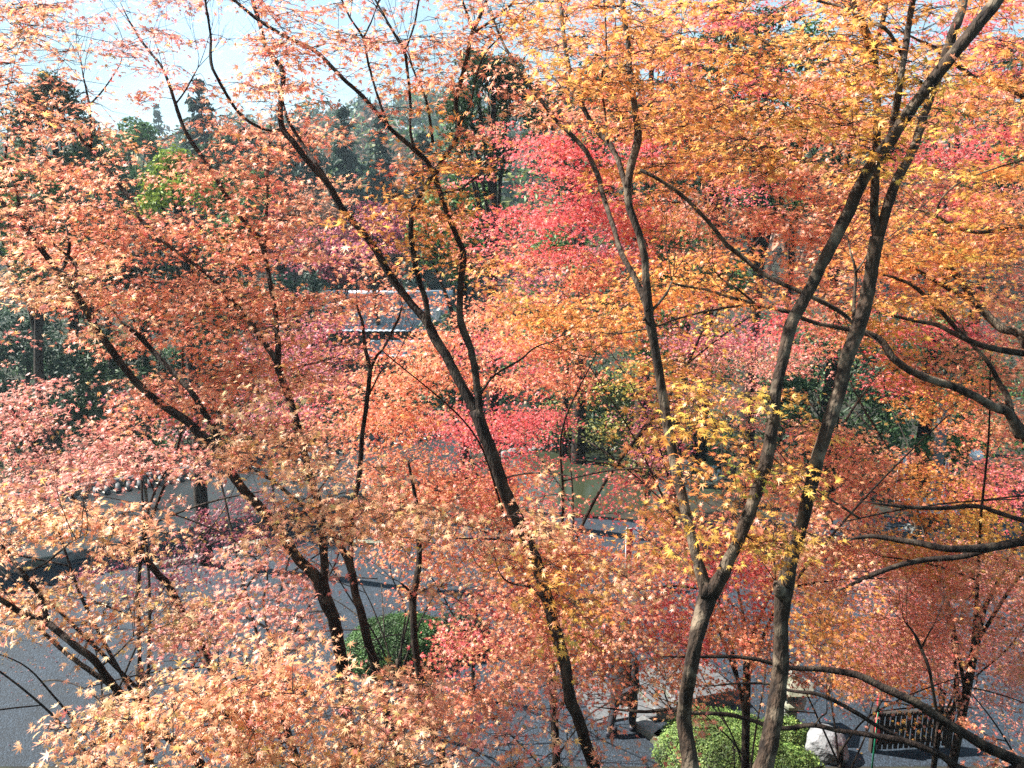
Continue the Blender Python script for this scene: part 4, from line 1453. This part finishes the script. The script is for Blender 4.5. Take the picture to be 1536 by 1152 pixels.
g = G(598, 990)
clipped("long rounded dark green clipped hedge on the gravel beside a thin maple stem", g[0] + .05, g[1] + .1, 1.15, .75, .75, 'hedge', 24000, .026, .15)
g = G(1100, 1168)
clipped("bright green clipped azalea mound between the two pale trunks", g[0] - .05, g[1] + .35, 1.02, .9, .62, 'azalea', 30000, .020, -.4)
g = G(1175, 1118)
clipped("small bright green azalea beside the stone lantern", g[0] + .03, g[1] + .1, .42, .34, .34, 'azalea', 4500, .026, 0)
g = G(690, 985)
clipped("dark shaded shrub at the right end of the long hedge", g[0], g[1] + .3, .6, .5, .7, 'blue', 5000, .035, 0)
g = G(1180, 1190)
clipped("low pale green azalea at the bottom edge right of the tall pale trunk", g[0] + .1, g[1] + .25, .55, .5, .4, 'azalea', 6500, .026, .5)

# ------------------------------------------------------------------ fence, banners, lamp and the rest
fa, fb = G(1308, 1127), G(1420, 1120)
fd = unit(fb - fa)
fl = float(np.linalg.norm(fb - fa))
root = thing("slat_fence", "low dark wooden slatted fence panel on the gravel beside the green banner pole", "fence", (fa + fb) / 2)
fan = math.atan2(fd[1], fd[0])
for k in (0, 1):
    bm = bmesh.new()
    q = fa + fd * fl * k
    box_bm(bm, (q[0], q[1], .38), (.09, .09, .78), fan, .006)
    link("post", bm_mesh("post", bm, WOOD_DARK), root)
for z in (.16, .42, .66):
    bm = bmesh.new()
    q = (fa + fb) / 2
    box_bm(bm, (q[0], q[1] , z), (fl - .09, .045, .07), fan, .004)
    link("rail", bm_mesh("rail", bm, WOOD_DARK), root)
bm = bmesh.new()
ns_ = 13
for k in range(ns_):
    q = fa + fd * (fl * (k + 1) / (ns_ + 1)) + np.array([fd[1], -fd[0], 0]) * .036
    box_bm(bm, (q[0], q[1], .375), (.062, .02, .64), fan, .003)
link("slats", bm_mesh("slats", bm, WOOD_DARK), root)


def banner(label, base, height, w, fl_, pole_mat, top_white, yaw, group=None, stripes=()):
    bx, by, bz = [float(v) for v in base]
    root = thing("banner_flag", label, "flag", (bx, by, bz), group)
    tb = Tubes()
    tb.add(np.array([[bx, by, bz - .05], [bx, by, bz + height]]), np.array([.014, .011]), 8)
    link("pole", tb.mesh("pole", pole_mat), root)
    tb = Tubes()
    c, s = math.cos(yaw), math.sin(yaw)
    tb.add(np.array([[bx - .03 * c, by - .03 * s, bz + height - .03], [bx + w * c, by + w * s, bz + height - .03]]), np.array([.008, .008]), 6)
    link("cross_bar", tb.mesh("cross_bar", pole_mat), root)
    V, Q, MI = [], [], []
    nu, nv = 6, 24
    for j in range(nv + 1):
        for i in range(nu + 1):
            u = i / nu
            v = j / nv
            off = .035 * math.sin(v * 9 + u * 3) * u + .02 * math.sin(v * 17 + 1) * u
            V.append((bx + (.02 + u * w * (1 - .18 * v)) * c - off * s, by + (.02 + u * w * (1 - .18 * v)) * s + off * c, bz + height - .04 - v * fl_))
    for j in range(nv):
        for i in range(nu):
            a = j * (nu + 1) + i
            Q.append((a, a + 1, a + nu + 2, a + nu + 1))
            v = j / nv
            white = v < top_white or any(lo <= i < hi for lo, hi in stripes)
            MI.append(1 if white else 0)
    me = mesh_np("cloth", V, None, Q, [RED_CLOTH, WHITE_CLOTH], True, None, MI)
    o = link("cloth", me, root)
    m = o.modifiers.new("cloth", 'SOLIDIFY')
    m.thickness = .004


q = G(1306, 1170)
banner("tall red and white banner on a green pole beside the slatted fence", (q[0], q[1], 0), 1.62, .42, 1.05, GREEN_PAINT, .22, math.radians(62))
q = G(1340, 768)
banner("red banner with white middle before dark evergreens, left of the bare shrub", (q[0], q[1], 0), 1.75, .36, 1.3, WHITE_CLOTH, .05, math.radians(10), "red banners behind the court", ((2, 4),))
q = G(1410, 768)
banner("darker red banner right of the bare shrub, below the white lamp", (q[0], q[1], 0), 1.6, .30, 1.2, WHITE_CLOTH, .0, math.radians(40), "red banners behind the court", ((3, 4),))
q = G(937, 880)
banner("narrow pink-red and white banner left of the forked maple", (q[0], q[1], 0), 1.45, .30, 1.1, WHITE_CLOTH, .0, math.radians(20), None, ((3, 6),))

q = G(1452, 778)
root = thing("garden_lamp", "white globe garden lamp on a dark post among the right-hand maples", "lamp", (q[0], q[1], 0))
lx, ly = float(q[0]), float(q[1])
part_lathe("post", [(.06, 0), (.06, .05), (.03, .08), (.03, 1.62), (.07, 1.64), (.07, 1.70)], WOOD_DARK, 12)
part_lathe("globe", [(.06, 1.70), (.13, 1.74), (.175, 1.83), (.175, 1.91), (.13, 2.0), (.06, 2.04), (.01, 2.05)], WHITE_PAINT, 20)

q = G(1443, 867)
bm = bmesh.new()
box_bm(bm, (0, 0, .32), (.24, .2, .72), 0, .02)
o = link("stone_marker", bm_mesh("stone_marker", bm, STONE), None, (q[0], q[1], 0))
o.rotation_euler.z = .3
tag(o, "squared grey stone marker under the dark branch on the right", "marker")
q = G(1397, 772)
bm = bmesh.new()
box_bm(bm, (0, 0, 1.6), (.22, .22, 3.3), 0, .015)
o = link("timber_post", bm_mesh("timber_post", bm, noise_mat("weathered_timber", (.13, .13, .13), (.22, .22, .21), 8, .9, .3, 30, stretch=(1, 1, .2))), None, (q[0], q[1], 0))
tag(o, "weathered grey timber post before the dark evergreens", "post")
q = G(148, 812)
bm = bmesh.new()
box_bm(bm, (0, 0, .6), (.13, .13, 1.3), 0, .01)
o = link("timber_post", bm_mesh("timber_post", bm, WOOD_DARK), None, (q[0], q[1], 0))
tag(o, "short black timber post in front of the cream wall", "post")

q = G(1388, 800)
root = thing("garden_shrine", "little wooden shrine with a grey roof under the right-hand maples", "shrine", (q[0], q[1], 0))
sx, sy = float(q[0]), float(q[1])
bm = bmesh.new()
box_bm(bm, (sx, sy, .42), (.6, .5, .55), 0, .01)
link("body", bm_mesh("body", bm, WOOD), root)
bm = bmesh.new()
box_bm(bm, (sx, sy, .08), (.8, .7, .16), 0, .02)
link("plinth", bm_mesh("plinth", bm, STONE), root)
bm = bmesh.new()
box_bm(bm, (sx, sy - .265, .42), (.34, .03, .44), 0, .004)
link("door", bm_mesh("door", bm, WOOD_DARK), root)
for sg in (-1, 1):
    v, qd = tile_slope(np.array([sx - .55, sy, .98]), ax, unit(np.array([0, sg, -.5])), 1.1, .56, .12, .14)
    link("roof", mesh_np("roof", v, None, qd, [TILE], True), root)

# a dead, pale-twigged shrub near the banners
q = G(1376, 790)
root = thing("bare_shrub", "leafless pale-twigged shrub between the two red banners", "shrub", (q[0], q[1], 0))
tb = Tubes()


for k in range(3):
    grow(tb, np.array([q[0], q[1], -.05]), np.array([rng.normal(0, .3), rng.normal(0, .3), 1.0]), .75, .018, 3)
link("twigs", tb.mesh("twigs", TWIG_PALE), root)

# ------------------------------------------------------------------ fallen leaves on the gravel
n = 9000
px_ = rng.uniform(-13, 13, n)
py_ = rng.uniform(10.2, 20, n)
drift = np.sin(px_ * 1.3 + 2 * np.sin(py_ * .7)) + np.sin(py_ * 1.9 + px_ * .6) + rng.normal(0, .7, n) > .1
px_, py_ = px_[drift], py_[drift]
n = len(px_)
lv = Leaves()
keep = ((px_ - .0) ** 2 > 0)
pos = np.column_stack([px_, py_, ground_h(px_, py_) + .012 + rng.uniform(0, .008, n)])
nn = np.array([0, 0, 1.0]) + rng.normal(0, .18, (n, 3))
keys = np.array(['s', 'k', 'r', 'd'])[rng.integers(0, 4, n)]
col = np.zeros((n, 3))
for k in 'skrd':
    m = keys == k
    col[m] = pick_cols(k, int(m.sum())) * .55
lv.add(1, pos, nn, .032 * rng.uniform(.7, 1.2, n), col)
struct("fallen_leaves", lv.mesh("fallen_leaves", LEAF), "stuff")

# ------------------------------------------------------------------ the person by the steps
def skin_obj(name, verts, edges, radii, mat, parent, sub=2, loose=None):
    me = bpy.data.meshes.new(name)
    me.from_pydata([tuple(v) for v in verts], edges, [])
    o = bpy.data.objects.new(name, me)
    COL.objects.link(o)
    m = o.modifiers.new("skin", 'SKIN')
    for i, r in enumerate(radii):
        r = r if isinstance(r, tuple) else (r, r)
        me.skin_vertices[0].data[i].radius = r
    me.skin_vertices[0].data[0].use_root = True
    s = o.modifiers.new("smooth", 'SUBSURF')
    s.levels = s.render_levels = sub
    me.materials.append(mat)
    dg = bpy.context.evaluated_depsgraph_get()
    me2 = bpy.data.meshes.new_from_object(o.evaluated_get(dg))
    bpy.data.objects.remove(o)
    me2.name = name
    me2.materials.clear()
    me2.materials.append(mat)
    for p in me2.polygons:
        p.use_smooth = True
    ob = bpy.data.objects.new(name, me2)
    COL.objects.link(ob)
    ob.parent = parent
    return ob


g = G(934, 1097)
per = thing("person", "person in a long dark coat and dark trousers walking towards the granite steps", "person", (g[0], g[1], 0))
# local frame: x right of the body, y the way it walks
V = [(0, 0, .92), (0, .01, 1.08), (0, .0, 1.27), (0, .0, 1.38), (0, .02, 1.46), (0, .035, 1.55), (0, .04, 1.63),        # spine, neck, head 0-6
     (.10, 0, .88), (.115, .14, .50), (.11, .10, .10), (.115, .24, .035),                                         # right leg 7-10
     (-.10, 0, .88), (-.11, -.08, .49), (-.11, -.26, .11), (-.115, -.13, .03),                                    # left leg 11-14
     (.17, 0, 1.36), (.225, -.06, 1.10), (.22, .04, .88), (.215, .07, .82),                                        # right arm 15-18
     (-.17, 0, 1.36), (-.225, .03, 1.10), (-.22, .17, .91), (-.215, .21, .86)]                                     # left arm 19-22
Ed = [(0, 1), (1, 2), (2, 3), (3, 4), (4, 5), (5, 6), (0, 7), (7, 8), (8, 9), (9, 10), (0, 11), (11, 12), (12, 13), (13, 14),
      (3, 15), (15, 16), (16, 17), (17, 18), (3, 19), (19, 20), (20, 21), (21, 22)]
R = [(.15, .11), (.13, .10), (.155, .11), (.11, .08), .052, (.075, .09), (.07, .085), .085, .055, .04, .035, .085, .055, .04, .035,
     .055, .042, .03, .035, .055, .042, .03, .035]
for sg, w in ((1, 18), (-1, 22)):              # four fingers and a thumb on each hand
    wp = np.array(V[w])
    for k in range(4):
        a = len(V)
        L = (.07, .078, .074, .06)[k]
        V.append(tuple(wp + np.array([0, -.026 + .017 * k, -.035])))
        V.append(tuple(wp + np.array([-sg * .008, -.026 + .017 * k + .01, -.035 - L * .55])))
        V.append(tuple(wp + np.array([-sg * .024, -.026 + .017 * k + .016, -.035 - L])))
        Ed += [(w, a), (a, a + 1), (a + 1, a + 2)]
        R += [.0095, .0088, .0075]
    a = len(V)
    V.append(tuple(wp + np.array([-sg * .012, .034, -.008])))
    V.append(tuple(wp + np.array([-sg * .02, .048, -.042])))
    Ed += [(w, a), (a, a + 1)]
    R += [.011, .009]
skin_obj("body", V, Ed, R, SKIN, per)
# face: nose and ears sit on the head, mostly hidden by hair and leaves
skin_obj("trousers", [(0, 0, .95), (.10, 0, .86), (.115, .14, .50), (.11, .10, .10), (-.10, 0, .86), (-.11, -.08, .49), (-.11, -.26, .13)],
         [(0, 1), (1, 2), (2, 3), (0, 4), (4, 5), (5, 6)], [(.17, .13), .10, .075, .066, .10, .075, .066], NAVY_CLOTH, per)
bm = bmesh.new()
prof = [(.235, .19, .60), (.225, .175, .75), (.205, .155, .92), (.185, .135, 1.08), (.20, .14, 1.24), (.205, .125, 1.34), (.15, .10, 1.41), (.075, .075, 1.455)]
rings = []
for rx, ry, z in prof:
    rings.append([bm.verts.new((rx * math.cos(t) * (1 + .03 * math.sin(5 * t + z * 9)), ry * math.sin(t) * (1 + .04 * math.sin(4 * t + z * 7)), z)) for t in np.linspace(0, 2 * math.pi, 24, endpoint=False)])
for a, b in zip(rings, rings[1:]):
    for k in range(24):
        bm.faces.new((a[k], a[(k + 1) % 24], b[(k + 1) % 24], b[k]))
bm.faces.new(rings[0][::-1])
bm.faces.new(rings[-1])
ob = bpy.data.objects.new("coat", bm_mesh("coat", bm, BLACK_CLOTH, True))
COL.objects.link(ob)
ob.parent = per
for sg, pts in ((1, [V[15], V[16], V[17]]), (-1, [V[19], V[20], V[21]])):
    skin_obj("sleeve", [(sg * .12, 0, 1.37)] + pts, [(0, 1), (1, 2), (2, 3)], [.08, .078, .062, .05], BLACK_CLOTH, per)
bm = bmesh.new()
bmesh.ops.create_uvsphere(bm, u_segments=20, v_segments=14, radius=1)
for v in bm.verts:
    p = v.co.copy()
    x, y, z = p.x * .088, p.y * .108, p.z * .115
    if p.y > .25 and p.z < .35:                # open at the face
        y *= .72
    if p.z < -.3:
        x *= .85
    v.co = (x, y + .018, z + 1.625)
ob = bpy.data.objects.new("hair", bm_mesh("hair", bm, HAIR, True))
COL.objects.link(ob)
ob.parent = per
for k, (x, y, z, p) in enumerate(((.112, .20, .0, 0), (-.113, -.17, .0, 0))):
    bm = bmesh.new()
    box_bm(bm, (x, y, .045), (.095, .27, .09), 0, .035)
    ob = bpy.data.objects.new("shoe", bm_mesh("shoe", bm, SHOE, True))
    COL.objects.link(ob)
    ob.parent = per
per.rotation_euler.z = math.radians(-38)

# ------------------------------------------------------------------ the air between here and the hills
bm = bmesh.new()
box_bm(bm, (0, 240, 33), (1000, 620, 72))
me = bpy.data.meshes.new("haze")
bm.to_mesh(me)
bm.free()
hm = bpy.data.materials.new("haze")
hm.use_nodes = True
hn, hl = hm.node_tree.nodes, hm.node_tree.links
hn.clear()
ho = hn.new("ShaderNodeOutputMaterial")
hv = hn.new("ShaderNodeVolumePrincipled")
hv.inputs["Color"].default_value = (0.70, 0.88, 1.0, 1)
hv.inputs["Density"].default_value = 0.0006
hv.inputs["Anisotropy"].default_value = 0.3
hl.new(hv.outputs["Volume"], ho.inputs["Volume"])
me.materials.append(hm)
struct("haze", me, "stuff")
